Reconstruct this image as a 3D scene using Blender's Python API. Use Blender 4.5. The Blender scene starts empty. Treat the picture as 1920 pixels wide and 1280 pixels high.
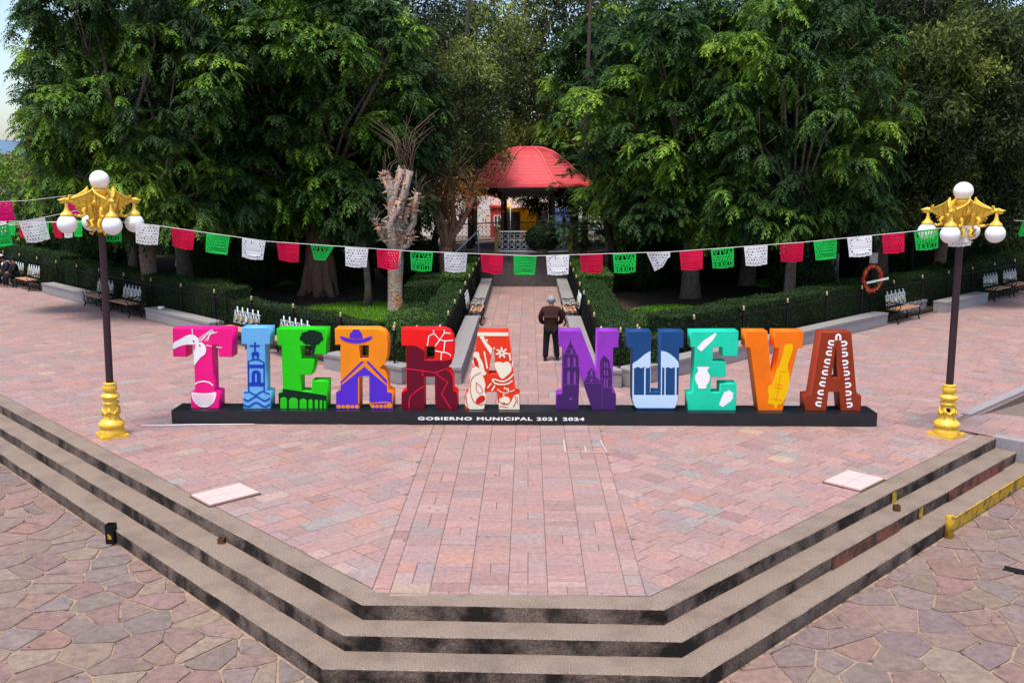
import bpy, bmesh, math, random
import numpy as np
from mathutils import Vector, Matrix, noise
R = math.radians
PI = math.pi
C = bpy.context.scene.collection
S = bpy.context.scene
random.seed(7)
rng = np.random.default_rng(11)

# ---------------------------------------------------------------- camera, world, sun
cam = bpy.data.cameras.new('camera'); cam.sensor_width = 36; cam.lens = 33.38; cam.clip_end = 9000; cam.clip_start = .1
co = bpy.data.objects.new('camera', cam); C.objects.link(co)
co.location = (0, 0, 4.9); co.rotation_euler = (R(90 - 10.03), 0, R(.95)); S.camera = co
SUN_EL, SUN_AZ = 72, 205            # azimuth from +Y clockwise
w = bpy.data.worlds.new('World'); S.world = w; w.use_nodes = True
nt = w.node_tree; bg = nt.nodes['Background']
sk = nt.nodes.new('ShaderNodeTexSky'); sk.sky_type = 'NISHITA'; sk.sun_disc = False
sk.sun_elevation = R(SUN_EL); sk.sun_rotation = R(SUN_AZ); sk.air_density = 1.0; sk.dust_density = 2.0; sk.ozone_density = .5
nt.links.new(sk.outputs[0], bg.inputs[0]); bg.inputs[1].default_value = .14
sl = bpy.data.lights.new('sun', 'SUN'); sl.energy = 2.5; sl.angle = R(18); sl.color = (1, .93, .83)
so = bpy.data.objects.new('sun', sl); C.objects.link(so)
sd = Vector((math.sin(R(SUN_AZ)) * math.cos(R(SUN_EL)), math.cos(R(SUN_AZ)) * math.cos(R(SUN_EL)), math.sin(R(SUN_EL))))
so.rotation_euler = sd.to_track_quat('Z', 'Y').to_euler()
S.view_settings.view_transform = 'Standard'; S.view_settings.look = 'None'; S.view_settings.gamma = 1
S.view_settings.use_curve_mapping = False; S.view_settings.exposure = .76
S.render.engine = 'CYCLES'
S.cycles.max_bounces = 5; S.cycles.diffuse_bounces = 3; S.cycles.glossy_bounces = 2; S.cycles.transparent_max_bounces = 4

# ---------------------------------------------------------------- materials
M = {}
def mat(name, col, rough=.7, metal=0, var=.0, vs=8, bump=0, bs=40, tint=False, trans=0, spec=.3, col2=None, c2s=3, c2lo=.5, c2hi=.62, sheen=0):
    m = bpy.data.materials.new(name); m.use_nodes = True; n = m.node_tree.nodes; L = m.node_tree.links
    b = n['Principled BSDF']; b.inputs['Roughness'].default_value = rough; b.inputs['Metallic'].default_value = metal
    b.inputs['Specular IOR Level'].default_value = spec
    tc = n.new('ShaderNodeTexCoord')
    geo = n.new('ShaderNodeNewGeometry')
    if tint:
        a = n.new('ShaderNodeAttribute'); a.attribute_name = 'tint'; cur = a.outputs['Color']
    else:
        r = n.new('ShaderNodeRGB'); r.outputs[0].default_value = (*col, 1); cur = r.outputs[0]
    if col2:
        t = n.new('ShaderNodeTexNoise'); t.inputs['Scale'].default_value = c2s; t.inputs['Detail'].default_value = 6; t.inputs['Roughness'].default_value = .65
        L.new(geo.outputs['Position'], t.inputs['Vector'])
        cr = n.new('ShaderNodeMapRange'); cr.inputs[1].default_value = c2lo; cr.inputs[2].default_value = c2hi
        L.new(t.outputs[0], cr.inputs[0])
        mx = n.new('ShaderNodeMix'); mx.data_type = 'RGBA'; L.new(cr.outputs[0], mx.inputs[0]); L.new(cur, mx.inputs[6]); mx.inputs[7].default_value = (*col2, 1)
        cur = mx.outputs[2]
    if var:
        t = n.new('ShaderNodeTexNoise'); t.inputs['Scale'].default_value = vs; t.inputs['Detail'].default_value = 7; t.inputs['Roughness'].default_value = .7
        L.new(geo.outputs['Position'], t.inputs['Vector'])
        mr = n.new('ShaderNodeMapRange'); mr.inputs[1].default_value = .25; mr.inputs[2].default_value = .75; mr.inputs[3].default_value = 1 - var; mr.inputs[4].default_value = 1 + var
        L.new(t.outputs[0], mr.inputs[0])
        mu = n.new('ShaderNodeMix'); mu.data_type = 'RGBA'; mu.blend_type = 'MULTIPLY'; mu.inputs[0].default_value = 1
        L.new(cur, mu.inputs[6]); L.new(mr.outputs[0], mu.inputs[7]); cur = mu.outputs[2]
    L.new(cur, b.inputs['Base Color'])
    if bump:
        t = n.new('ShaderNodeTexNoise'); t.inputs['Scale'].default_value = bs; t.inputs['Detail'].default_value = 5
        L.new(geo.outputs['Position'], t.inputs['Vector'])
        bp = n.new('ShaderNodeBump'); bp.inputs['Strength'].default_value = 1; bp.inputs['Distance'].default_value = bump
        L.new(t.outputs[0], bp.inputs['Height']); L.new(bp.outputs[0], b.inputs['Normal'])
    if trans:
        tr = n.new('ShaderNodeBsdfTranslucent'); L.new(cur, tr.inputs[0])
        ms = n.new('ShaderNodeMixShader'); ms.inputs[0].default_value = trans
        L.new(b.outputs[0], ms.inputs[1]); L.new(tr.outputs[0], ms.inputs[2]); L.new(ms.outputs[0], n['Material Output'].inputs[0])
    M[name] = m; return m
mat('paver', (1, 1, 1), .7, tint=True, var=.34, vs=14, bump=.006, bs=45, col2=(.25, .185, .185), c2s=1.1, c2lo=.46, c2hi=.95)
mat('joint', (.17, .125, .11), .95, var=.3)
mat('flag', (1, 1, 1), .7, tint=True, var=.38, vs=11, bump=.010, bs=28, col2=(.13, .09, .085), c2s=3.5, c2lo=.56, c2hi=.78)
mat('mortar', (.30, .215, .15), .95, var=.35, vs=10, bump=.01, bs=40, col2=(.10, .07, .06), c2s=6, c2lo=.52, c2hi=.62)
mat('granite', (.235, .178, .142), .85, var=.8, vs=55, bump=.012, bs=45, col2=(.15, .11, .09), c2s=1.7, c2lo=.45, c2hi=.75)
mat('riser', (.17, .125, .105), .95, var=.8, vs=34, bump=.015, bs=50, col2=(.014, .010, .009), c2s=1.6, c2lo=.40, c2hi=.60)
mat('yellow_riser', (.5, .30, .02), .8, var=.3, vs=20, col2=(.16, .12, .06), c2s=6, c2lo=.5, c2hi=.6, bump=.005)
mat('stone', (.27, .25, .26), .85, var=.22, vs=12, bump=.004, bs=50)
mat('coping', (.25, .235, .235), .8, var=.25, vs=14, bump=.004, bs=50)
mat('pink_slab', (.56, .41, .39), .7, var=.1, vs=14, bump=.002)
mat('soil', (.045, .028, .02), .95, var=.5, vs=4, bump=.03, bs=14)
mat('grass', (1, 1, 1), .7, tint=True, trans=.3)
mat('lawn', (.10, .22, .015), .9, var=.4, vs=5, bump=.03, bs=60)
mat('leaf', (1, 1, 1), .6, tint=True, trans=.28, spec=.18)
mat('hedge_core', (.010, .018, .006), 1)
mat('bark', (.15, .125, .11), .95, var=.5, vs=9, bump=.03, bs=14, col2=(.16, .08, .05), c2s=4)
mat('bark_pale', (.36, .28, .25), .9, var=.6, vs=16, bump=.05, bs=12, col2=(.36, .17, .085), c2s=2.4, c2lo=.52, c2hi=.60)
mat('bark_red', (.22, .12, .085), .9, var=.45, vs=12, bump=.03, bs=16)
mat('whitewash', (.55, .56, .58), .9, var=.25, vs=9, bump=.02, bs=20)
mat('twig', (.20, .13, .10), .9)
mat('iron', (.005, .005, .006), .6, spec=.2)
mat('bark_dark', (.03, .023, .018), .95, var=.4, vs=12)
mat('silver', (.55, .62, .66), .4, metal=.1, var=.25, vs=30)
mat('silver_pale', (.55, .62, .66), .4, metal=.2)
mat('brass', (.50, .42, .20), .4, metal=.3)
mat('wood', (.48, .25, .15), .6, var=.2, vs=20)
mat('gold', (.80, .50, .045), .36, metal=.12, var=.2, vs=14, col2=(.42, .25, .03), c2s=16, c2lo=.56, c2hi=.72, spec=.6, bump=.004, bs=45)
mat('maroon', (.040, .018, .024), .5, var=.15)
mat('globe', (.95, .95, .97), .2, spec=.6, trans=.12)
mat('string', (.75, .75, .75), .8)
mat('paper_green', (.015, .52, .08), .75, trans=.35, spec=.1)
mat('paper_red', (.75, .012, .07), .75, trans=.35, spec=.1)
mat('paper_pink', (.80, .01, .18), .75, trans=.35, spec=.1)
mat('paper_white', (.78, .79, .82), .75, trans=.35, spec=.1)
mat('plinth', (.008, .013, .018), .28, var=.35, vs=5, spec=.5)
mat('white_print', (.88, .88, .90), .5)
mat('chalk', (.42, .36, .36), .9, var=.3, vs=30)
for k, c in dict(magenta=(.86, .006, .22), sky=(.13, .42, .78), green=(.015, .55, .005), amber=(.82, .24, .005), red=(.78, .006, .006), vermilion=(.72, .035, .008),
                 purple=(.27, .035, .47), navy=(.007, .055, .19), mint=(.01, .60, .38), orange=(.85, .17, .002), brick=(.26, .030, .008)).items():
    mat('paint_' + k, c, .55, var=.12, vs=2.2, spec=.25)
for k, c in dict(blue=(.012, .045, .42), darkgreen=(.004, .022, .012), violet=(.085, .025, .55), maroon=(.13, .003, .018), rose=(.75, .01, .06), cream=(.82, .74, .60),
                 plum=(.055, .018, .12), lilac=(.22, .05, .36), ice=(.50, .68, .86), yellow=(.85, .48, .0), bloodred=(.55, .02, .01)).items():
    mat('print_' + k, c, .55, spec=.15)
mat('jacket', (.032, .009, .006), .85, var=.3, vs=25, bump=.01, bs=18)
mat('trouser', (.006, .006, .008), .85); mat('skin', (.28, .14, .09), .6); mat('hair_grey', (.26, .26, .29), .8, var=.3, vs=60)
mat('black_cloth', (.012, .013, .018), .9); mat('shoe', (.01, .01, .01), .5)
mat('cooler_red', (.65, .01, .01), .4); mat('cooler_white', (.75, .75, .75), .4)
mat('roof_tile', (.70, .115, .13), .7, var=.35, vs=14, bump=.01, bs=30)
mat('kiosk_stone', (.12, .10, .10), .85, var=.35, vs=5, bump=.01)
mat('kiosk_iron', (.035, .022, .016), .5)
mat('olive_gold', (.22, .15, .04), .5, metal=.2)
mat('rust', (.10, .045, .02), .9, var=.4, vs=40)
mat('wall_white', (.80, .79, .77), .9, var=.08, vs=2); mat('wall_red', (.48, .05, .05), .9, var=.1); mat('wall_yellow', (.80, .42, .01), .9, var=.1)
mat('wall_ochre', (.48, .22, .10), .9, var=.15); mat('wall_blue', (.12, .20, .42), .9, var=.1); mat('door_dark', (.02, .012, .012), .7)
mat('glass', (.05, .07, .09), .1, spec=.6); mat('awning', (.75, .50, .48), .8, trans=.3); mat('awning_white', (.7, .68, .68), .8, trans=.3)
mat('hill', (.10, .17, .26), 1, var=.2, vs=.01)  # blue haze of distance mixed into the base colour
mat('ground', (.16, .12, .11), .95, var=.3, vs=3)
mat('tinsel_red', (.55, .03, .015), .35, spec=.6); mat('tinsel_gold', (.75, .35, .08), .35, spec=.6)
mat('black', (.002, .002, .002), .9)
mat('flower', (.7, .7, .68), .7)

# ---------------------------------------------------------------- mesh helpers
def link(name, me, parent=None, loc=None):
    o = bpy.data.objects.new(name, me); C.objects.link(o)
    if parent is not None: o.parent = parent
    if loc is not None: o.location = loc
    return o
def tag(o, label=None, cat=None, group=None, kind=None):
    for k, v in (('label', label), ('category', cat), ('group', group), ('kind', kind)):
        if v: o[k] = v
    return o
def thing(name, label, cat, loc=(0, 0, 0), rz=0, group=None):
    o = link(name, None, loc=loc); o.rotation_euler.z = rz
    return tag(o, label, cat, group)
class MB:
    def __init__(s): s.v = []; s.f = []; s.t = []; s.sm = []
    def add(s, vs, fs, smooth=False, tint=None):
        b = len(s.v); s.v += [tuple(v) for v in vs]
        s.f += [tuple(i + b for i in f) for f in fs]; s.sm += [smooth] * len(fs)
        s.t += [tint] * len(vs)
        return s
    def box(s, c, d, rz=0, tilt=None):
        x, y, z = (k / 2 for k in d)
        m = Matrix.Translation(c) @ (tilt if tilt is not None else Matrix.Rotation(rz, 4, 'Z'))
        vs = [m @ Vector((a * x, b * y, e * z)) for a in (-1, 1) for b in (-1, 1) for e in (-1, 1)]
        return s.add(vs, [(0, 1, 3, 2), (4, 6, 7, 5), (0, 4, 5, 1), (2, 3, 7, 6), (0, 2, 6, 4), (1, 5, 7, 3)])
    def bar(s, a, b, wd, ht=None):
        a = Vector(a); b = Vector(b); d = (b - a); L = d.length
        q = d.to_track_quat('X', 'Z').to_matrix().to_4x4()
        return s.box((a + b) / 2, (L, wd, ht or wd), tilt=q)
    def tube(s, pts, rad, n=8, cap=True, smooth=True, wob=0, seed=0):
        pts = [Vector(p) for p in pts]
        if not hasattr(rad, '__len__'): rad = [rad] * len(pts)
        vs = []; fs = []; up = Vector((.13, .21, .97)).normalized()
        for i, p in enumerate(pts):
            d = (pts[min(i + 1, len(pts) - 1)] - pts[max(i - 1, 0)])
            if d.length < 1e-6: d = Vector((0, 0, 1))
            d.normalize()
            a = d.cross(up)
            if a.length < .15: a = d.cross(Vector((1, .1, 0)))
            a.normalize(); b = d.cross(a); 
            for k in range(n):
                t = 2 * PI * k / n
                r = rad[i] * (1 + (wob * noise.noise(Vector((p.x * 3 + math.cos(t) * 1.5 + seed, p.y * 3 + math.sin(t) * 1.5, p.z * 2))) if wob else 0))
                vs.append(p + (a * math.cos(t) + b * math.sin(t)) * r)
        for i in range(len(pts) - 1):
            for k in range(n):
                fs.append((i * n + k, i * n + (k + 1) % n, (i + 1) * n + (k + 1) % n, (i + 1) * n + k))
        if cap: fs += [tuple(range(n - 1, -1, -1)), tuple(range((len(pts) - 1) * n, len(pts) * n))]
        return s.add(vs, fs, smooth)
    def lathe(s, prof, n=20, c=(0, 0, 0), smooth=True, rot=0):
        vs = [(c[0] + r * math.cos(2 * PI * k / n + rot), c[1] + r * math.sin(2 * PI * k / n + rot), c[2] + z) for r, z in prof for k in range(n)]
        fs = [(i * n + k, i * n + (k + 1) % n, (i + 1) * n + (k + 1) % n, (i + 1) * n + k) for i in range(len(prof) - 1) for k in range(n)]
        fs += [tuple(range(n - 1, -1, -1)), tuple(range((len(prof) - 1) * n, len(prof) * n))]
        return s.add(vs, fs, smooth)
    def ball(s, c, r, n=16, sq=(1, 1, 1)):
        m = max(6, n // 2)
        vs = [(c[0], c[1], c[2] + r * sq[2])]
        for i in range(1, m):
            for k in range(n):
                a = PI * i / m; b = 2 * PI * k / n
                vs.append((c[0] + r * sq[0] * math.sin(a) * math.cos(b), c[1] + r * sq[1] * math.sin(a) * math.sin(b), c[2] + r * sq[2] * math.cos(a)))
        vs.append((c[0], c[1], c[2] - r * sq[2])); e = len(vs) - 1; fs = []
        for k in range(n):
            fs.append((0, 1 + k, 1 + (k + 1) % n)); fs.append((e, e - n + (k + 1) % n, e - n + k))
            for i in range(m - 2): a = 1 + i * n; fs.append((a + k, a + n + k, a + n + (k + 1) % n, a + (k + 1) % n))
        return s.add(vs, fs, True)
    def prism(s, poly, z0, z1, tint=None):
        n = len(poly)
        vs = [(x, y, z0) for x, y in poly] + [(x, y, z1) for x, y in poly]
        return s.add(vs, [tuple(range(n, 2 * n)), tuple(range(n - 1, -1, -1))] + [(k, (k + 1) % n, n + (k + 1) % n, n + k) for k in range(n)], False, tint)
    def mesh(s, name, m):
        me = bpy.data.meshes.new(name); me.from_pydata(s.v, [], s.f); me.materials.append(M[m] if isinstance(m, str) else m)
        me.polygons.foreach_set('use_smooth', s.sm)
        if any(t is not None for t in s.t):
            a = me.color_attributes.new('tint', 'FLOAT_COLOR', 'POINT')
            a.data.foreach_set('color', [x for t in s.t for x in (*(t or (1, 1, 1)), 1)])
        me.update(); return me
    def build(s, name, m, parent=None, loc=None): return link(name, s.mesh(name, m), parent, loc)
def np_mesh(name, V, F, tint, m):
    me = bpy.data.meshes.new(name); nv, nf = len(V), len(F); k = F.shape[1]
    me.vertices.add(nv); me.vertices.foreach_set('co', V.astype(np.float32).ravel())
    me.loops.add(nf * k); me.loops.foreach_set('vertex_index', F.astype(np.int32).ravel())
    me.polygons.add(nf); me.polygons.foreach_set('loop_start', np.arange(0, nf * k, k, dtype=np.int32))
    me.update(calc_edges=True)
    if tint is not None:
        a = me.color_attributes.new('tint', 'FLOAT_COLOR', 'POINT'); a.data.foreach_set('color', np.hstack([tint, np.ones((nv, 1))]).astype(np.float32).ravel())
    me.materials.append(M[m]); return me
def copy_tree(o, parent=None):
    c = o.copy(); C.objects.link(c)
    if parent is not None: c.parent = parent
    for ch in list(o.children): copy_tree(ch, c)
    return c
def clip(poly, a, b, c):                     # keep a*x + b*y <= c
    out = []
    for i, p in enumerate(poly):
        q = poly[(i + 1) % len(poly)]; dp = a * p[0] + b * p[1] - c; dq = a * q[0] + b * q[1] - c
        if dp <= 0: out.append(p)
        if dp * dq < 0: t = dp / (dp - dq); out.append((p[0] + (q[0] - p[0]) * t, p[1] + (q[1] - p[1]) * t))
    return out
def area(p): return abs(sum(p[i][0] * p[(i + 1) % len(p)][1] - p[(i + 1) % len(p)][0] * p[i][1] for i in range(len(p)))) / 2
def ccw(p): return p if sum(p[i][0] * p[(i + 1) % len(p)][1] - p[(i + 1) % len(p)][0] * p[i][1] for i in range(len(p))) > 0 else p[::-1]
CAMQ = co.rotation_euler.to_matrix().transposed()
def in_frame(x, y, z=0, m=.03):
    v = CAMQ @ (Vector((x, y, z)) - Vector((0, 0, 4.9)))
    return v.z < 0 and abs(v.x / -v.z) < .539 + m and abs(v.y / -v.z) < .3596 + m
def shrink(poly, d):
    poly = ccw(poly); n = len(poly); out = []
    cx = sum(p[0] for p in poly) / n; cy = sum(p[1] for p in poly) / n
    res = list(poly)
    for i in range(n):
        p = poly[i]; q = poly[(i + 1) % n]; nx, ny = q[1] - p[1], p[0] - q[0]; l = math.hypot(nx, ny)
        if l < 1e-6: continue
        nx /= l; ny /= l
        res = clip(res, nx, ny, nx * p[0] + ny * p[1] - d)
        if len(res) < 3: return []
    return res
def slab(poly, top, thick, tint, bev=.006, tilt=0):
    """one paving stone: prism with a small chamfer"""
    mb = MB(); poly = ccw(poly); inner = []
    cx = sum(p[0] for p in poly) / len(poly); cy = sum(p[1] for p in poly) / len(poly)
    r = max(math.hypot(p[0] - cx, p[1] - cy) for p in poly)
    f = 1 - bev / r * 1.4
    n = len(poly); ta = random.uniform(-tilt, tilt); tb = random.uniform(-tilt, tilt)
    zz = lambda x, y: top(x, y) + ta * (x - cx) + tb * (y - cy)
    vs = [(x, y, zz(x, y) - thick) for x, y in poly] + [(x, y, zz(x, y) - bev) for x, y in poly] + [(cx + (x - cx) * f, cy + (y - cy) * f, zz(x, y)) for x, y in poly]
    fs = [tuple(range(2 * n, 3 * n))] + [(a + k, a + (k + 1) % n, a + n + (k + 1) % n, a + n + k) for a in (0, n) for k in range(n)]
    return vs, fs, tint

# ---------------------------------------------------------------- terrain and paving
mb = MB(); mb.add([(-4000, -400, -.63), (4000, -400, -.63), (4000, 5000, -.63), (-4000, 5000, -.63)], [(0, 1, 2, 3)])
tag(mb.build('ground', 'ground'), kind='structure')
mb = MB(); mb.add([(-16, 4, -.615), (16, 4, -.615), (22, 26, -.615), (-22, 26, -.615)], [(0, 1, 2, 3)])
street = tag(mb.build('street', 'mortar'), kind='structure')
KR = 1.0; kn = math.hypot(KR, 1)                    # right kerb: y = 10.5 + (x-1.45)*KR
def kr(x): return 10.5 + (x - 1.45) * KR
# plaza slab under the tiles
foot = [(-60, 68.8), (-1.77, 10.57), (1.45, 10.5), (8.45, 17.4), (7.58, 18.72)]
px = [(-60, 68.8), (-1.77, 10.57), (1.45, 10.5), (8.6, kr(8.6)), (8.3, 18.15), (42, 51.9), (60, 100), (-60, 100)]
mb = MB(); mb.prism(px, -.62, -.014); plaza = tag(mb.build('plaza_paving', 'joint'), kind='structure')
PAL = [((.335, .208, .192), 9), ((.35, .206, .183), 6), ((.315, .206, .195), 7), ((.29, .218, .208), 3), ((.265, .24, .225), .7), ((.36, .26, .20), .35), ((.37, .20, .165), .8), ((.28, .17, .158), 1.0), ((.35, .238, .218), 1.8)]
def tint():
    c = random.choices([p[0] for p in PAL], [p[1] for p in PAL])[0]; k = random.uniform(.91, 1.08) * .99
    return tuple(max(0, v * k + random.uniform(-.006, .006)) for v in c)
tiles = []                                          # (poly, topfunc)
flat = lambda x, y: 0
def strip(x0, x1, y0, y1, cols):
    x = x0
    for wd in cols:
        y = y0 + random.uniform(-.3, 0)
        while y < y1:
            h = random.choice([.24, .33, .33, .35, .30]); 
            cuts = [(x, x + wd, y, y + h)]
            if wd > .3 and random.random() < .35: cuts = [(x, x + wd / 2, y, y + h), (x + wd / 2, x + wd, y, y + h)]
            if wd > .3 and random.random() < .12: cuts = [(x, x + wd, y, y + h / 2), (x, x + wd, y + h / 2, y + h)]
            if wd < .3 and random.random() < .5: h *= .62; cuts = [(x, x + wd, y, y + h)]
            for a, b, c, d in cuts:
                p = [(a, max(c, y0)), (b, max(c, y0)), (b, min(d, y1)), (a, min(d, y1))]
                if area(p) > .008: tiles.append((shrink(p, .004), flat))
            y += h
        x += wd
strip(-1.85, 1.41, 10.53, 41.6, [.22, .47, .47, .47, .47, .47, .47, .22])
def diag(sgn, planes, top=flat, u0=-4, u1=48, v0=-10, v1=60):
    """rows run along (sgn,1); planes = clip half-planes"""
    e = Vector((sgn, 1)).normalized(); f = Vector((-e.y, e.x)); v = v0
    while v < v1:
        h = random.choice([.27, .31, .33]); u = u0 + random.uniform(0, .4)
        while u < u1:
            l = random.choice([.3, .42, .46, .5])
            c = e * (u + l / 2) + f * (v + h / 2)
            if all(a * c.x + b * c.y <= cc + .5 for a, b, cc in planes) and (in_frame(c.x, c.y, 0, .32)):
                p = [tuple(e * a + f * b) for a, b in ((u, v), (u + l, v), (u + l, v + h), (u, v + h))]
                p = shrink(p, .004)
                for a, b, cc in planes:
                    p = clip(p, a, b, cc)
                    if len(p) < 3: break
                if len(p) >= 3 and area(p) > .006: tiles.append((p, top))
            u += l
        v += h
diag(1, [(1, 0, -1.853), (-1, -1, -8.83), (1, 1, 18.79)], v0=-5, v1=45, u0=0, u1=25)
diag(1, [(1, 0, -1.853), (-1, -1, -18.79), (0, 1, 21.84)], v0=0, v1=25, u0=5, u1=30)
kc = -10.5 + 1.45 * KR - .02                        # y >= kr(x)  ->  KR x - y <= kc'
diag(-1, [(-1, 0, -1.413), (KR, -1, kc), (-1, 1, 19.19), (1, 1, 26.1)], u0=2, u1=30, v0=-30, v1=5)
diag(-1, [(-1, 0, -1.413), (1, -1, -19.19), (0, 1, 21.6)], u0=5, u1=25, v0=-25, v1=5)
diag(-1, [(-1, -1, -26.1), (1, -1, -10.15), (-1, 1, 19.19), (1, 0, 40)], u0=-5, u1=28, v0=-50, v1=-5)
ramp = lambda x, y: -max(0, (x + y - 28.3) / 1.4142) * .085
diag(-1, [(-1, -1, -26.4), (-1, 1, 9.95), (1, 0, 14)], ramp, u0=-5, u1=15, v0=-40, v1=-12)
def put_pieces(pieces, name, many, parent, material, thick, bev, tilt, zj, low=0):
    info = []
    for p, top in pieces:
        p = [q for i, q in enumerate(p) if math.hypot(q[0] - p[i - 1][0], q[1] - p[i - 1][1]) > .004]
        if len(p) < 3: continue
        cx = sum(q[0] for q in p) / len(p); cy = sum(q[1] for q in p) / len(p)
        dd = math.sqrt(cx * cx + cy * cy + 24)
        info.append((area(p) / dd ** 3 * (1 if in_frame(cx, cy, low, 0) else 0), p, top))
    info.sort(key=lambda t: -t[0]); rest = MB()
    for i, (sc, p, top) in enumerate(info):
        dz = random.uniform(-zj, zj)
        vs, fs, tn = slab(p, lambda x, y, t=top, d=dz: t(x, y) + d, thick, tint(), bev, tilt)
        if i < 300 and sc > 0:
            one = MB(); one.add(vs, fs, False, tn); one.build(name, material, parent)
        else: rest.add(vs, fs, False, tn)
    tag(rest.build(many, material, parent), kind='stuff')
put_pieces(tiles, 'paver', 'small_pavers', plaza, 'paver', .013, .004, .006, .0025)
# crazy-paved street: irregular flagstones
def voronoi(x0, x1, y0, y1, s, planes):
    nx, ny = int((x1 - x0) / s) + 1, int((y1 - y0) / s) + 1
    P = {(i, j): (x0 + (i + .5 + random.uniform(-.49, .49)) * s * 1.0, y0 + (j + .5 + random.uniform(-.49, .49)) * s) for i in range(-1, nx + 1) for j in range(-1, ny + 1)}
    out = []
    for i in range(nx):
        for j in range(ny):
            p = P[i, j]
            if not all(a * p[0] + b * p[1] <= c + .4 for a, b, c in planes): continue
            cell = [(p[0] - 2, p[1] - 2), (p[0] + 2, p[1] - 2), (p[0] + 2, p[1] + 2), (p[0] - 2, p[1] + 2)]
            for di in range(-2, 3):
                for dj in range(-2, 3):
                    q = P.get((i + di, j + dj))
                    if q is None or q == p: continue
                    a, b = q[0] - p[0], q[1] - p[1]
                    cell = clip(cell, a, b, a * (p[0] + q[0]) / 2 + b * (p[1] + q[1]) / 2)
            cell = shrink(cell, random.uniform(.005, .022))
            if len(cell) < 3: continue
            for a, b, c in planes: cell = clip(cell, a, b, c)
            if len(cell) < 3 or area(cell) < .02: continue
            # soften corners, ragged edges
            r = []
            for k, q in enumerate(cell):
                a = cell[k - 1]; b = cell[(k + 1) % len(cell)]
                for o_ in (a, b):
                    l = math.hypot(o_[0] - q[0], o_[1] - q[1]); t = min(.3, .022 / max(l, .01)); r.append((q[0] + (o_[0] - q[0]) * t + random.uniform(-.006, .006), q[1] + (o_[1] - q[1]) * t + random.uniform(-.006, .006)))
            out.append((r, lambda x, y: -.6))
    return out
PALT = list(PAL)
PAL[:] = [((.205, .138, .12), 6), ((.225, .143, .125), 4), ((.195, .142, .132), 4), ((.185, .145, .135), 1.5), ((.225, .165, .13), 2), ((.23, .135, .115), 1.0)]
stones = voronoi(-15, -1.5, 6.6, 20.5, .46, [(1, 1, 7.27)])
a_, b_, c_ = -KR, 1, 10.5 - 1.45 * KR - 1.09 * kn
stones += voronoi(.2, 15, 7, 20.5, .50, [(a_, b_, c_)])
stones = [s for s in stones if in_frame(s[0][0][0], s[0][0][1], -.6, .5)]
put_pieces(stones, 'flagstone', 'small_flagstones', street, 'flag', .013, .006, .008, .003, -.6)
PAL[:] = PALT

# ---------------------------------------------------------------- steps (swept profile)
def offset_pts(d):
    s2 = math.sqrt(.5); A = Vector((-1.77, 10.57)); B = Vector((1.45, 10.5)); L0 = Vector((-30.77, 39.57)); 
    nl = Vector((-s2, -s2)); nf = (B - A); nf = Vector((nf.y, -nf.x)).normalized(); nr = Vector((KR, -1)).normalized()
    def inter(p, d1, q, d2):
        t = ((q - p).x * d2.y - (q - p).y * d2.x) / (d1.x * d2.y - d1.y * d2.x); return p + d1 * t
    dl = Vector((1, -1)); df = B - A; dr = Vector((1, KR))
    a = inter(L0 + nl * d, dl, A + nf * d, df); b = inter(A + nf * d, df, B + nr * d, dr)
    e = inter(B + nr * d, dr, Vector((8.78, 17.5)), Vector((1, -1)))      # end wall plane
    return [L0 + nl * d, a, b, e]
def seg_pts(d, step=.25, amp=.006, seed=0):
    P = offset_pts(d); out = []
    for i in range(3):
        n = max(2, int((P[i + 1] - P[i]).length / step))
        for k in range(n + (i == 2)):
            p = P[i].lerp(P[i + 1], k / n); v = Vector((p.x * 1.7, p.y * 1.7, seed))
            out.append((p.x + amp * noise.noise(v), p.y + amp * noise.noise(v + Vector((9, 3, 1)))))
    return out
def band(P, zP, Q, zQ, mb, wob=0, seed=0):
    m = min(len(P), len(Q)); ip = [round(k * (len(P) - 1) / (m - 1)) for k in range(m)]; iq = [round(k * (len(Q) - 1) / (m - 1)) for k in range(m)]
    vs = [(*P[i], zP) for i in ip] + [(*Q[i], zQ) for i in iq]
    mb.add(vs, [(k, m + k, m + k + 1, k + 1) for k in range(m - 1)])
def fixed(d, seed, N=(150, 16, 44), amp=.010):
    P = offset_pts(d); out = []
    for i in range(3):
        for k in range(N[i] + (i == 2)):
            p = P[i].lerp(P[i + 1], k / N[i]); v = Vector((p.x * 2.1, p.y * 2.1, seed * 7.3)); h = noise.noise(v) + .6 * noise.noise(v * 4)
            out.append((p.x + amp * h, p.y + amp * noise.noise(v + Vector((9, 3, 1)))))
    return out
steps = link('steps', None); tag(steps, kind='structure')
offs = [0, .31, .68, 1.05]
for i in range(3):
    st = link('step', None, steps)
    z = -.2 * i
    inn = fixed(offs[i] - (.0 if i == 0 else .03), i + .5, amp=.002); edge = fixed(offs[i + 1] - .016, i + 1); edge2 = fixed(offs[i + 1], i + 1, amp=.013); low = fixed(offs[i + 1] - .005, i + 3)
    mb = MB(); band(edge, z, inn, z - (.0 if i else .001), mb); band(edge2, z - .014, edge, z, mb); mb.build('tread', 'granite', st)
    mb = MB(); band(low, z - .215, edge2, z - .014, mb); mb.build('riser', 'riser', st)
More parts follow.
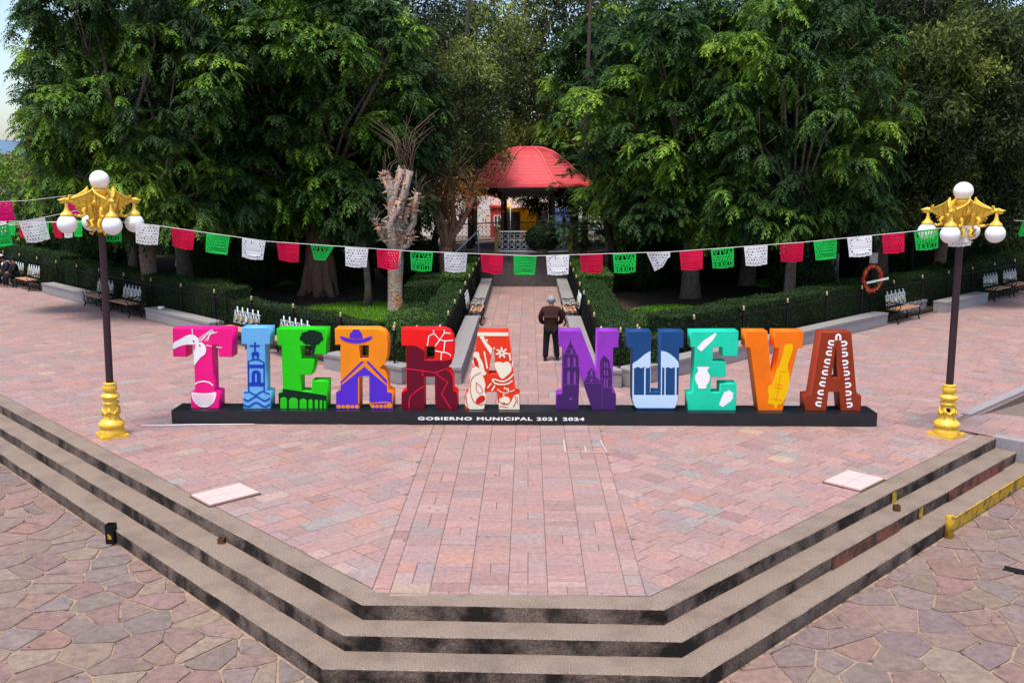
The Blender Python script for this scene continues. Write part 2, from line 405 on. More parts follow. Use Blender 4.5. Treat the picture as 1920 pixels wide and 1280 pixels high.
# painted patches on the risers, right side (yellow paint)
def on_right(s, d): # point s metres along the right kerb at outward offset d
    b = Vector((1.45, 10.5)) + Vector((1, KR)).normalized() * s + Vector((KR, -1)).normalized() * d
    return b
def patch(name, s0, s1, i, m, lab=None, top=False):
    mb = MB(); d = offs[i + 1] + .017; z = -.2 * i; n = max(2, int((s1 - s0) / .3))
    a = [on_right(s0 + (s1 - s0) * k / n, d) for k in range(n + 1)]
    vs = [(p.x, p.y, z - .012) for p in a] + [(p.x, p.y, z - .195) for p in a]
    mb.add(vs, [(k, n + 1 + k, n + 2 + k, k + 1) for k in range(n)])
    if top:
        q = [on_right(s0 + (s1 - s0) * k / n, d - .025) for k in range(n + 1)]
        mb.add([(p.x, p.y, z + .004) for p in a] + [(p.x, p.y, z + .004) for p in q], [(k, k + 1, n + 2 + k, n + 1 + k) for k in range(n)])
    return mb.build(name, m, steps)
patch('yellow_paint', 5.7, 5.87, 0, 'yellow_riser'); patch('yellow_paint', 5.85, 6.0, 1, 'yellow_riser')
patch('yellow_paint', 6.12, 10.2, 2, 'yellow_riser', top=True)
mat('red_riser', (.22, .075, .05), .9, var=.4, vs=20, col2=(.06, .035, .03), c2s=4, c2lo=.45, c2hi=.6)
patch('red_paint', 3.1, 5.2, 1, 'red_riser'); patch('red_paint', 7.0, 9.5, 1, 'red_riser')
# end wall of the steps + ramp kerb
mb = MB(); mb.prism([(8.78, 17.5), (12.78, 13.5), (12.95, 13.67), (8.95, 17.67)], -.62, .012); tag(mb.build('step_end_wall', 'stone'), 'low grey stone wall closing the right end of the steps', 'wall')
mb = MB(); mb.prism([(8.95, 17.67), (14, 12.6), (40, 38), (27, 37), (9.2, 19.15), (7.9, 18.6)], -.62, -.60)
mb2 = MB(); mb2.add([(8.9, 17.6, -.014), (14, 12.5, -.014), (16, 14.5, -.3), (9.0, 19.2, -.014), (40, 50, -2.6), (56, 34, -2.6)], [(0, 1, 2, 3), (3, 2, 5, 4)])
tag(mb2.build('ramp', 'joint'), kind='structure')
mb = MB()
for k in range(24):
    x = 9.1 + k * .6; 
    vs = []
    for xx in (x, x + .597):
        vs += [(xx, xx + 9.98, 0.03), (xx - .13, xx + 10.14, 0.03), (xx, xx + 9.98, -.7), (xx - .13, xx + 10.14, -.7)]
    mb.add(vs, [(0, 4, 5, 1), (0, 2, 6, 4), (1, 5, 7, 3)] + ([(0, 1, 3, 2)] if k == 0 else []))
tag(mb.build('ramp_kerb', 'stone'), 'grey stone kerb beside the ramp at the right edge', 'kerb')

# ---------------------------------------------------------------- garden beds, seat walls
def bed(name, poly, z0, z1, m): mb = MB(); mb.prism(ccw(poly), z0, z1); return tag(mb.build(name, m), kind='structure')
bed('garden_soil_left', [(-1.95, 22.1), (-1.95, 41.2), (-4, 44), (-6, 66), (-60, 66), (-45, 64.2), (-3.0, 22.2)], -.01, .10, 'soil')
bed('garden_soil_right', [(1.65, 21.9), (2.3, 21.9), (42, 61.5), (50, 66), (8, 66), (5.5, 44), (1.65, 41.2)], -.01, .10, 'soil')
def seat_wall(label, a, b, wd=.5, h=.40, side=1, sl=0):
    a = Vector(a); b = Vector(b); d = (b - a); L = d.length; ang = math.atan2(d.y, d.x)
    t = thing('seat_wall', label, 'wall', (a.x, a.y, 0), ang, 'stone seat walls round the gardens')
    mb = MB(); mb.box((L / 2, side * wd / 2, (h - .07) / 2), (L - .02, wd - .04, h - .07)); mb.build('wall_body', 'stone', t)
    n = max(1, round(L / 1.3))
    for k in range(n):
        mb = MB(); l = L / n; mb.box((l * (k + .5), side * wd / 2, h - .035), (l - .008, wd, .07)); mb.build('coping_stone', 'coping', t)
    return t
seat_wall('stone seat wall from the left garden corner up to the benches behind the green letter', (-2.97, 21.85), (-5.2, 24.0 - .4), side=-1)
seat_wall('short stone seat wall across the left garden corner beside the path', (-2.72, 21.85), (-1.55, 21.85))
seat_wall('stone seat wall behind the pink letter, between two pairs of benches', (-9.75, 28.55), (-13.05, 31.85), side=-1)
seat_wall('stone seat wall with the left lamp pole in front of it', (-16.87, 35.67), (-20.3, 39.1), side=-1)
seat_wall('stone seat wall with the red cooler on it at the left edge', (-23.66, 42.46), (-34, 52.8), side=-1)
seat_wall('stone wall along the left side of the path, near end', (-1.55, 22.37), (-1.55, 30.2), wd=.45, side=1)
seat_wall('stone wall along the left side of the path, far end by the bandstand', (-1.55, 32.6), (-1.55, 41.2), wd=.45, side=1)
seat_wall('short stone seat wall across the right garden corner beside the path', (1.25, 21.6), (2.2, 21.6))
seat_wall('stone wall along the right side of the path, near end', (1.25, 22.12), (1.25, 30.2), wd=.45, side=-1)
seat_wall('stone wall along the right side of the path, far end by the bandstand', (1.25, 32.6), (1.25, 41.2), wd=.45, side=-1)
seat_wall('long stone seat wall along the right garden behind the letters', (2.42, 21.62), (11.85, 31.05), side=1)
seat_wall('short stone seat wall just beyond the right garden bench', (13.2, 33.1), (14.5, 34.4), side=1)
seat_wall('stone seat wall behind the right lamp pole', (14.9, 33.7), (17.7, 36.5), side=1)
seat_wall('stone seat wall at the right edge beyond the last benches', (21.6, 40.4), (30, 48.8), side=1)

# fence with gold finials
def fence(label, a, b, h=1.12, post=2.4):
    a = Vector(a); b = Vector(b); d = b - a; L = d.length
    t = thing('iron_fence', label, 'fence', (a.x, a.y, .08), math.atan2(d.y, d.x), 'black iron garden fences')
    n = max(1, round(L / post))
    pm = MB(); pm.box((0, 0, h / 2), (.05, .05, h)); pmesh = pm.mesh('post', 'iron')
    fm = MB(); fm.lathe([(.02, 0), (.045, .012), (.018, .035), (.03, .06), (.034, .08), (.02, .105), (.005, .13)], 8); fmesh = fm.mesh('finial', 'brass')
    for k in range(n + 1):
        p = link('post', pmesh, t, (L * k / n, 0, 0)); link('finial', fmesh, p, (0, 0, h))
    for z in (.15, h - .12):
        mb = MB(); mb.box((L / 2, 0, z), (L, .02, .03)); mb.build('rail', 'iron', t)
    mb = MB(); k = .07
    while k < L: mb.box((k, 0, h / 2), (.011, .011, h - .08)); k += .14
    tag(mb.build('pickets', 'iron', t), kind='stuff')
fence('black iron fence with gold finials along the diagonal of the left garden', (-3.25, 22.9), (-28, 47.65), post=2.3)
fence('black iron fence across the left garden corner', (-3.2, 22.4), (-2.1, 22.4), post=.6)
fence('black iron fence with gold finials along the left of the path', (-2.1, 22.55), (-2.1, 41))
fence('black iron fence with gold finials along the diagonal of the right garden', (2.65, 22.65), (24, 44.0), post=2.3)
fence('black iron fence across the right garden corner', (1.75, 22.2), (2.65, 22.2), post=.6)
fence('black iron fence with gold finials along the right of the path', (1.75, 22.35), (1.75, 41))

# ---------------------------------------------------------------- hedges and shrubs
def leaves_on(P, N, size, colA, colB, name):
    """leaf quads at points P with normals N"""
    n = len(P); u = rng.normal(size=(n, 3)); N = N + rng.normal(scale=.7, size=(n, 3)); N /= np.linalg.norm(N, axis=1)[:, None]
    u -= (u * N).sum(1)[:, None] * N; u /= np.linalg.norm(u, axis=1)[:, None]; v = np.cross(N, u)
    s = size * rng.uniform(.6, 1.3, (n, 1))
    V = np.stack([P - u * s, P + v * s * .5, P + u * s, P - v * s * .5], 1).reshape(-1, 3)
    F = np.arange(n * 4).reshape(n, 4)
    k = rng.random((n, 1)) ** 1.6
    T = np.array(colA) * (1 - k) + np.array(colB) * k; T *= rng.uniform(.75, 1.2, (n, 1))
    return np_mesh(name, V, F, np.repeat(T, 4, 0), 'leaf')
DG = ((.018, .040, .010), (.040, .085, .020)); MG = ((.045, .10, .018), (.10, .20, .035))
def hedge(label, a, b, wd, h, cols=DG, dens=1500, name='hedge', cat='hedge', ls=.028, group='clipped dark hedges'):
    a = Vector(a); b = Vector(b); d = b - a; L = d.length
    t = thing(name, label, cat, (a.x, a.y, .08), math.atan2(d.y, d.x), group)
    mb = MB(); mb.box((L / 2, 0, h / 2 - .02), (L - .1, wd - .12, h - .08)); mb.build('branches', 'hedge_core', t)  # solid near-black filler box keeping the hedge opaque, no branches modelled
    ar = [L * h, L * h, L * wd, wd * h, wd * h]; n = [int(x * dens) for x in ar]; Ps = []; Ns = []
    def nz(P): return np.array([noise.noise(Vector(p) * 1.6) for p in P])[:, None]
    for k in range(5):
        u = rng.random(n[k]); v = rng.random(n[k]); z0 = np.zeros(n[k])
        if k < 2: s = -1 if k == 0 else 1; P = np.stack([u * L, z0 + s * wd / 2, v * h], 1); N = np.tile((0., s, 0), (n[k], 1))
        elif k == 2: P = np.stack([u * L, (v - .5) * wd, z0 + h], 1); N = np.tile((0., 0, 1), (n[k], 1))
        else: x = 0 if k == 3 else L; P = np.stack([z0 + x, (u - .5) * wd, v * h], 1); N = np.tile((-1. if x == 0 else 1., 0, 0), (n[k], 1))
        P = P + N * (np.abs(rng.normal(scale=.035, size=(n[k], 1))) - .05 + .06 * np.sin(P[:, :1] * 2.1 + P[:, 2:3] * 3) * np.cos(P[:, 1:2] * 4 + P[:, :1] * .7))
        Ps.append(P); Ns.append(N)
    link('foliage', leaves_on(np.vstack(Ps), np.vstack(Ns), ls, *cols, 'foliage'), t); return t
def shrub(label, x, y, z, r, sq=(1, 1, 1), cols=DG, dens=1600, ls=.03, name='round_shrub', group=None):
    t = thing(name, label, 'shrub', (x, y, z), 0, group)
    mb = MB(); mb.ball((0, 0, r * sq[2]), r * .88, 14, sq); mb.build('branches', 'hedge_core', t)  # solid near-black filler ball under the leaves, no branches modelled
    n = int(4 * PI * r * r * dens); N = rng.normal(size=(n, 3)); N /= np.linalg.norm(N, axis=1)[:, None]
    P = N * r * np.array(sq) * (1 + rng.normal(scale=.045, size=(n, 1)) + .06 * np.sin(N[:, :1] * 7) * np.cos(N[:, 2:3] * 6)) + np.array((0, 0, r * sq[2]))
    link('foliage', leaves_on(P, N, ls, *cols, 'foliage'), t); return t
hedge('low dark clipped hedge behind the orange letter in the left garden', (-4.1, 24.5), (-9.0, 29.4), .9, .95, dens=1300)
hedge('long dark clipped hedge behind the benches of the left garden', (-9.1, 29.5), (-19, 39.4), .9, 1.3, dens=1300)
hedge('far part of the dark clipped hedge at the left edge, behind the seated pair', (-19.2, 39.6), (-34, 54.4), .9, 1.45, dens=600, ls=.04)
hedge('dark hedge at the left garden corner behind the red letter', (-3.9, 23.05), (-2.5, 23.05), .8, .85, ((.03, .07, .015), (.07, .14, .03)))
hedge('green hedge along the left of the path', (-2.57, 23.4), (-2.57, 33.2), .8, 1.0, ((.02, .048, .012), (.05, .105, .022)))
hedge('far green hedge left of the path beside the bandstand', (-2.62, 33.4), (-2.62, 41), .9, 1.25, MG, 900, ls=.04)
hedge('long dark clipped hedge behind the fence of the right garden', (3.4, 24.15), (16, 36.75), .9, 1.25, dens=1300)
hedge('far part of the dark hedge at the right edge behind the benches', (16.2, 36.95), (30, 50.75), .9, 1.4, dens=600, ls=.04)
hedge('dark hedge at the right garden corner behind the purple letter', (2.1, 22.85), (3.2, 22.85), .8, .95, ((.03, .07, .015), (.07, .14, .03)))
hedge('green hedge along the right of the path', (2.25, 23.2), (2.25, 33.6), .85, 1.1, ((.02, .048, .012), (.05, .105, .022)))
hedge('far bright green hedge right of the path beside the bandstand', (2.45, 33.9), (2.45, 41.2), 1.2, 1.25, MG, 900, ls=.04)
hedge('square clipped green hedge in the middle of the right garden', (3.9, 27.5), (6.2, 27.6), 1.1, .75, ((.03, .07, .015), (.07, .14, .03)))
hedge('dark hedge block deep in the left garden beyond the pruned tree', (-3.6, 36.2), (-3.6, 32.0), 1.2, 1.1)
hedge('dark hedge deep in the left garden near the big trunk', (-16, 44), (-7, 42), 1.2, 1.5, dens=500, ls=.05)
hedge('dark hedge deep in the right garden under the trees', (5, 46), (16, 47), 1.2, 1.6, dens=500, ls=.05)
hedge('dark hedge deep in the right garden behind the right lamp', (15, 45), (26, 52), 1.2, 1.6, dens=500, ls=.05)
shrub('bright round shrub behind the second red letter', -3.15, 25.2, .1, .75, (1.15, 1, .8), MG, 1700)
shrub('green round shrub behind the pruned trunk', -3.3, 27.8, .1, .6, (1.1, 1, .85), ((.02, .05, .012), (.05, .11, .02)), 1200)
shrub('round green shrub behind the blue letter', 4.2, 25.4, .1, .7, (1.4, 1, .7), ((.03, .07, .015), (.07, .14, .03)), 1200)
shrub('low green shrub right of the path behind the purple letter', 3.1, 26.2, .1, .7, (1, 1.3, .75), ((.04, .09, .015), (.08, .16, .03)), 1300)
for i, (x, y, r, lab) in enumerate([(-11.5, 40, 1.0, 'dark round shrub under the left trees near the lawn'), (-14.5, 46, 1.3, 'large dark shrub far back in the left garden'), (6.5, 41.5, 1.1, 'dark round shrub under the right jacaranda'),
        (10.5, 36.5, 1.0, 'dark round shrub between the two right trunks'), (-20.5, 45, 1.2, 'dark shrub behind the hedge left of the left lamp'), (15.5, 47, 1.3, 'dark shrub far back by the whitewashed trunks'), (-5.2, 41.5, 1.2, 'dark shrub in front of the bandstand steps'), (4.6, 39.5, 1.0, 'dark shrub right of the path near the bandstand')]):
    shrub(lab, x, y, .1, r, (1.2, 1.1, .9), DG, 500, .05)
for a, b, h, lab in [((-31, 57), (-6.5, 57), 3.2, 'added tall dark hedge darkening the back of the left garden'), ((6.5, 57), (34, 57), 3.2, 'added tall dark hedge darkening the back of the right garden'), ((-16, 50.5), (-6.2, 49), 2.0, 'added dark laurel row deepening the dark behind the left trees'), ((6, 52), (14, 52.5), 2.0, 'added dark laurel row deepening the dark behind the right trees')]:  # rows added to block light and house bottoms, blackening the background
    hedge(lab, a, b, 1.4, h, dens=140, ls=.09)
# lawns
def lawn(label, cx, cy, rx, ry, n=9000):
    pts = [(cx + rx * math.cos(a) * random.uniform(.85, 1.1), cy + ry * math.sin(a) * random.uniform(.85, 1.1)) for a in [2 * PI * k / 22 for k in range(22)]]
    mb = MB(); mb.prism(pts, .09, .125); o = mb.build('lawn', 'lawn'); tag(o, kind='structure')
    a = rng.random(n) * 2 * PI; r = np.sqrt(rng.random(n)) * .95
    P = np.stack([cx + rx * r * np.cos(a), cy + ry * r * np.sin(a), np.full(n, .12)], 1)
    d = rng.normal(size=(n, 3)) * .03; d[:, 2] = rng.uniform(.05, .11, n); s = rng.normal(size=(n, 3)) * .012; s[:, 2] = 0
    V = np.stack([P - s, P + s, P + d], 1).reshape(-1, 3); T = np.repeat(np.array((.11, .25, .012)) * rng.uniform(.6, 1.6, (n, 1)), 3, 0)
    g = link('grass_blades', np_mesh('grass_blades', V, np.arange(n * 3).reshape(n, 3), T, 'grass')); tag(g, label, 'grass', kind='stuff')
lawn('bright short grass round the pruned tree in the left garden', -5.9, 31.6, 2.9, 3.9, 16000)
lawn('bright grass patch in the middle of the right garden', 5.2, 31.6, 1.9, 3.2, 12000)
lawn('grass patch round the whitewashed trunks on the right', 13.2, 41.2, 3.6, 3.2, 9000)
lawn('yellowish grass patch under the left trees', -12.6, 42.5, 2.4, 3, 8000)
lawn('small lit grass patch left of the big trunk', -9.8, 44, 2, 1.8, 6000)

# ---------------------------------------------------------------- trees
def frond_mesh(cent, dirs, colr, L=.5, nf=8, nl=6, droop=.5, wmul=1.0, name='crown'):
    n = len(cent); k = nf
    c = np.repeat(cent, k, 0); d0 = np.repeat(dirs, k, 0)
    ang = np.tile(np.arange(k) * 2 * PI / k, n) + np.repeat(rng.random(n) * 6.28, k)
    hz = np.stack([np.cos(ang), np.sin(ang), np.zeros_like(ang)], 1)
    d = hz * .8 + d0 * rng.uniform(.2, .9, (len(c), 1)) + np.array((0, 0, .15)); d /= np.linalg.norm(d, axis=1)[:, None]
    LL = L * rng.uniform(.65, 1.25, (len(c), 1)); side = np.cross(d, (0, 0, 1)); side /= np.linalg.norm(side, axis=1)[:, None] + 1e-9
    rollu = rng.normal(scale=.35, size=(len(c), 1)); nrm = np.cross(side, d); side = side * np.cos(rollu) + nrm * np.sin(rollu)
    tris = []; dr = droop * rng.uniform(.5, 1.3, (len(c), 1))
    def sp(t): return c + d * LL * t + np.array((0, 0, -1.)) * LL * dr * t * t
    for j in range(nl):
        t = (j + .6) / nl; t2 = (j + 1.5) / nl; a = sp(t * .95); b = sp(min(t2, 1.05) * .95); wdt = LL * .30 * wmul * math.sin(PI * (.22 + .66 * t)) 
        fw = (b - a) * 1.25
        for s in (-1, 1): tris.append(np.stack([a, b if s > 0 else a + (b - a) * .9, a + side * s * wdt + fw + np.array((0, 0, -.25)) * wdt], 1))
    V = np.stack(tris, 1)                     # (nfrond, ntri, 3, 3)
    nt_ = V.shape[1]; V = V.reshape(-1, 3)
    base = np.repeat(colr, k, 0) * rng.uniform(.75, 1.25, (len(c), 1))
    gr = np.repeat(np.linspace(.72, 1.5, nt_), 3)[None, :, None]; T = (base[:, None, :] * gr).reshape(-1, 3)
    return np_mesh(name, V, np.arange(len(V)).reshape(-1, 3), T, 'leaf')
def narrow_mesh(cent, dirs, colr, L=.2, nf=22, spread=.3, name='crown', wd=.16):
    n = len(cent); c = np.repeat(cent, nf, 0) + rng.normal(scale=spread, size=(n * nf, 3))
    d = np.repeat(dirs, nf, 0) * .4 + rng.normal(scale=.6, size=c.shape) + np.array((0, 0, -.5)); d /= np.linalg.norm(d, axis=1)[:, None]
    s = np.cross(d, rng.normal(size=c.shape)); s /= np.linalg.norm(s, axis=1)[:, None] + 1e-9; l = L * rng.uniform(.6, 1.4, (len(c), 1))
    V = np.stack([c, c + d * l * .5 + s * l * wd, c + d * l, c + d * l * .5 - s * l * wd], 1).reshape(-1, 3)
    T = np.repeat(np.repeat(colr, nf, 0) * rng.uniform(.6, 1.4, (len(c), 1)), 4, 0)
    return np_mesh(name, V, np.arange(len(V)).reshape(-1, 4), T, 'leaf')
def crown_points(lobes, per, up=.35):
    cs = []; ds = []; ids = []
    for i, (x, y, z, r) in enumerate(lobes):
        n = int(per * r * r); N = rng.normal(size=(n, 3)); N[:, 2] += up; N /= np.linalg.norm(N, axis=1)[:, None]
        rr = r * rng.uniform(.55, 1.08, (n, 1)) ** .6
        cs.append(np.array((x, y, z)) + N * rr * np.array((1, 1, .62))); ds.append(N); ids += [i] * n
    return np.vstack(cs), np.vstack(ds), np.array(ids)
def make_lobes(rad, zc, hz, n, rmin, rmax, seed, low=None):
    rd = random.Random(seed); out = []
    for k in range(n):
        a = k * 2.39996 + rd.uniform(-.3, .3); t = (k + .5) / n; zz = 1 - 2 * t; rr = math.sqrt(max(0, 1 - zz * zz))
        f = rd.uniform(.72, 1.05); out.append((rad * rr * math.cos(a) * f, rad * rr * math.sin(a) * f, zc + hz * zz * rd.uniform(.85, 1.05), rd.uniform(rmin, rmax)))
    for k in range(low or 0):
        a = k * 2.39996 + rd.uniform(-.4, .4); f = rd.uniform(.45, .95); out.append((rad * f * math.cos(a), rad * f * math.sin(a), rd.uniform(3.2, 4.3), rd.uniform(.7, 1.2)))
    return out
def limbs(mb, lobes, h0, r0, seed, every=1, lean=(0, 0), wob=.25, n=9):
    rd = random.Random(seed)
    fork = Vector((lean[0], lean[1], h0))
    tr = [Vector((0, 0, -.1)), Vector((0, 0, .15)), Vector((lean[0] * .2, lean[1] * .2, h0 * .3)), Vector((lean[0] * .6, lean[1] * .6, h0 * .65)), fork]
    mb.tube(tr, [r0 * 1.55, r0 * 1.15, r0, r0 * .92, r0 * .85], n, wob=wob, seed=seed)
    for i, (x, y, z, r) in enumerate(lobes):
        if i % every: continue
        e = Vector((x, y, z)); m = fork.lerp(e, .45) + Vector((rd.uniform(-.5, .5), rd.uniform(-.5, .5), rd.uniform(.1, .7)))
        m2 = fork.lerp(e, .75) + Vector((rd.uniform(-.3, .3), rd.uniform(-.3, .3), rd.uniform(.0, .4)))
        rr = r0 * rd.uniform(.20, .34)
        mb.tube([fork - Vector((0, 0, .3)), m, m2, e], [rr, rr * .7, rr * .45, rr * .15], 6)
        for q in range(2):
            e2 = e + Vector((rd.uniform(-1, 1), rd.uniform(-1, 1), rd.uniform(-.3, .9))).normalized() * r * .9
            mb.tube([m2, e2], [rr * .3, .012], 4)
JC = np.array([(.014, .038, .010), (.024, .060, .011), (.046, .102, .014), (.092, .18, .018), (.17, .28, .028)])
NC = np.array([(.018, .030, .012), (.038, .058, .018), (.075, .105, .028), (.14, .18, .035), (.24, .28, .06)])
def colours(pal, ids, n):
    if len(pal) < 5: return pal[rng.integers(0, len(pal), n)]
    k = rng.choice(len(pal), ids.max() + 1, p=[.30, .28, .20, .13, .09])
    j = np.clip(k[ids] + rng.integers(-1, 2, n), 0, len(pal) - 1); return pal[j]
protos = {}
def proto(key, kind, rad, zc, hz, n, rmin, rmax, per, seed, h0, r0, bark='bark', every=1, low=16, **kw):
    lob = make_lobes(rad, zc, hz, n, rmin, rmax, seed, low); c, d, ids = crown_points(lob, per)
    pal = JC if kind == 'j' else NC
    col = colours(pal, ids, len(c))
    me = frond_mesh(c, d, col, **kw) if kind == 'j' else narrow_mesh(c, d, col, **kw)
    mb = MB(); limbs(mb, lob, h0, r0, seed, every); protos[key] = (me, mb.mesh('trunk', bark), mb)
def tree(key, label, x, y, rz=0, s=1, name='jacaranda_tree', white=0, sz=None, group=None, r=.3):
    t = thing(name, label, 'tree', (x, y, .05), rz, group); t.scale = (s, s, sz or s)
    link('crown', protos[key][0], t); link('trunk', protos[key][1], t)
    if white:
        mb = MB(); mb.tube([(0, 0, 0), (0, 0, .2), (0, 0, white / s * .6), (0.0, 0, white / s)], [r * 1.42, r * 1.15, r * 1.05, r * 1.03], 12, cap=False, wob=.2); mb.build('whitewash_band', 'whitewash', t)
    return t
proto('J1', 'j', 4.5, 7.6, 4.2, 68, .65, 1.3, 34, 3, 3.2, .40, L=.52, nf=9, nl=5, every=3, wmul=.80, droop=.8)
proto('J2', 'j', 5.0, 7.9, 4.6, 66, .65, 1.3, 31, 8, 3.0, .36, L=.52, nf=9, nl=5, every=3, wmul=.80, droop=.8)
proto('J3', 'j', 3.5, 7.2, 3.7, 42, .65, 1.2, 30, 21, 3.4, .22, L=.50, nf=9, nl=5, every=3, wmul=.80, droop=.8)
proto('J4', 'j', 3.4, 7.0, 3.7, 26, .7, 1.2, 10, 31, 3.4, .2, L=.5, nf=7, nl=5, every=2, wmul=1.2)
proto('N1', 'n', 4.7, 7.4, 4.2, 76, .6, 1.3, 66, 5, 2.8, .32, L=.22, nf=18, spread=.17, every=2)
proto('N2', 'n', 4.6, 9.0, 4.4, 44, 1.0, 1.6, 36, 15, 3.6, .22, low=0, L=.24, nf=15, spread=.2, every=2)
G1 = 'dark jacaranda trees of the square'
tree('J1', 'big jacaranda with thick brown trunk in the left garden behind the green and orange letters', -8.3, 37.6, .4, 1.02, group=G1)
mb = MB(); bt = [o for o in C.objects if o.name == 'jacaranda_tree'][0]
for k in range(9):
    a = k * .7 + .2; r = .55 + .3 * ((k * 7) % 5) / 5
    mb.tube([(r * 1.15 * math.cos(a), r * 1.15 * math.sin(a), -.1), (r * .8 * math.cos(a), r * .8 * math.sin(a), .35), (.33 * math.cos(a), .33 * math.sin(a), 1.3), (.2 * math.cos(a), .2 * math.sin(a), 2.9)], [.12, .22, .26, .14], 8, wob=.5, seed=k)
mb.build('buttress_roots', 'bark_red', bt)
tree('J2', 'jacaranda left of the big trunk whose crown hangs above the left lamp', -14.2, 39.0, 2.0, .94, group=G1)
tree('J2', 'jacaranda with pale trunk foot seen right of the left lamp', -18.2, 50, 4.1, 1.05, white=1.6, group=G1, r=.34)
tree('J4', 'small feathery tree whose branches overlap the right side of the bandstand roof', 3.45, 41.4, 1, .68, group=G1)
tree('J3', 'feathery tree filling the gap between the big left jacarandas', -11.4, 42.5, 4, 1.1, group=G1)
tree('J3', 'feathery tree filling the gap between the right jacarandas', 11.6, 48, 4, 1.1, group=G1)
tree('J4', 'slim jacaranda with whitewashed trunk just right of the left lamp pole', -20.6, 47, 1, 1.05, white=1.9, group=G1, r=.22)
tree('J4', 'slim whitewashed tree just left of the left lamp pole', -22.6, 48.5, 3.3, .68, white=1.9, group=G1, r=.22)
tree('J2', 'jacaranda overhanging the left lamp from the front of the left garden', -13.6, 33.8, 1.1, .82, sz=.95, group=G1)
tree('N1', 'olive tree at the front of the right garden behind the right lamp', 16.2, 37.6, 2.2, .78, 'pepper_tree', sz=.9, group='olive fine leaved trees')
tree('J4', 'loose feathery tree at the upper left with sky showing through it', -18.6, 44.5, 2.5, 1.12, group=G1)
tree('J1', 'jacaranda right of the bandstand whose bright crown hangs over the right of the path', 6.4, 37.2, 1.9, .95, group=G1)
tree('J2', 'jacaranda with whitewashed trunk right of the bandstand', 5.1, 49, .7, 1.0, white=2.5, group=G1, r=.34)
tree('J1', 'jacaranda with pale trunk behind the mint letter', 9.6, 41.5, 5.0, .9, group=G1)
tree('J3', 'slim jacaranda with pale trunk rising behind the orange letter', 9.0, 32.6, 2.2, .86, sz=.98, group=G1)
tree('N1', 'olive fine leaved tree above the wreath on the right', 14.2, 38.5, .5, 1.0, 'pepper_tree', group='olive fine leaved trees')
tree('N1', 'olive fine leaved tree behind the right lamp', 19.6, 45.5, 3.6, 1.05, 'pepper_tree', group='olive fine leaved trees')
tree('N2', 'leaning whitewashed tree, left of the pair on the right lawn', 12.6, 43.4, 1.2, .85, 'pepper_tree', 1.3, group='olive fine leaved trees', r=.22)
tree('N2', 'whitewashed tree, right of the pair on the right lawn', 13.8, 43.0, 4.2, .9, 'pepper_tree', 1.3, group='olive fine leaved trees', r=.22)
tree('N2', 'light leaved tree rising behind the pruned trees left of the bandstand', -5.0, 42.3, .2, .82, 'ash_tree', group='light leaved trees round the bandstand')
tree('N2', 'light leaved tree whose branches hang over the bandstand roof', 2.6, 53.6, 2.9, 1.12, 'ash_tree', group='light leaved trees round the bandstand')
tree('N2', 'light leaved tree left behind the bandstand', -8.5, 54, 2.2, 1.1, 'ash_tree', group='light leaved trees round the bandstand')
tree('N2', 'dense tree right edge far behind the benches', 25.5, 47.5, 5.2, 1.1, 'pepper_tree', group='olive fine leaved trees')
for i, (x, y, k) in enumerate([(-14, 58, 'J2'), (-3.5, 62, 'N2'), (9.5, 59, 'J2'), (16.5, 56, 'J1'), (24, 58, 'N1'), (31, 56, 'N2'), (-19.5, 63, 'J1')]):
    tree(k, ['jacaranda in the back row far behind the left garden', 'light leaved tree in the back row above the bandstand', 'jacaranda in the back row right of the bandstand',
             'jacaranda in the back row behind the whitewashed pair', 'olive tree in the back row behind the right lamp', 'tree in the back row at the far right', 'jacaranda in the back row behind the left lamp'][i], x, y, i * 1.3, 1.1, 'background_tree', group='back row of trees beyond the gardens')
# bright yellow-green tree at far left
PALY = np.array([(.12, .22, .02), (.18, .30, .03), (.09, .18, .02)])
lob = make_lobes(2.6, 3.2, 2.4, 14, .9, 1.4, 77); c_, d_, i_ = crown_points(lob, 26)
t = thing('small_tree', 'bright yellow green small tree at the left edge beyond the hedge', 'tree', (-30.5, 56, 0))
link('crown', narrow_mesh(c_, d_, colours(PALY, i_, len(c_)), L=.3, nf=16, spread=.25), t)
mb = MB(); limbs(mb, lob, 1.3, .15, 3, 2); mb.build('trunk', 'bark', t)

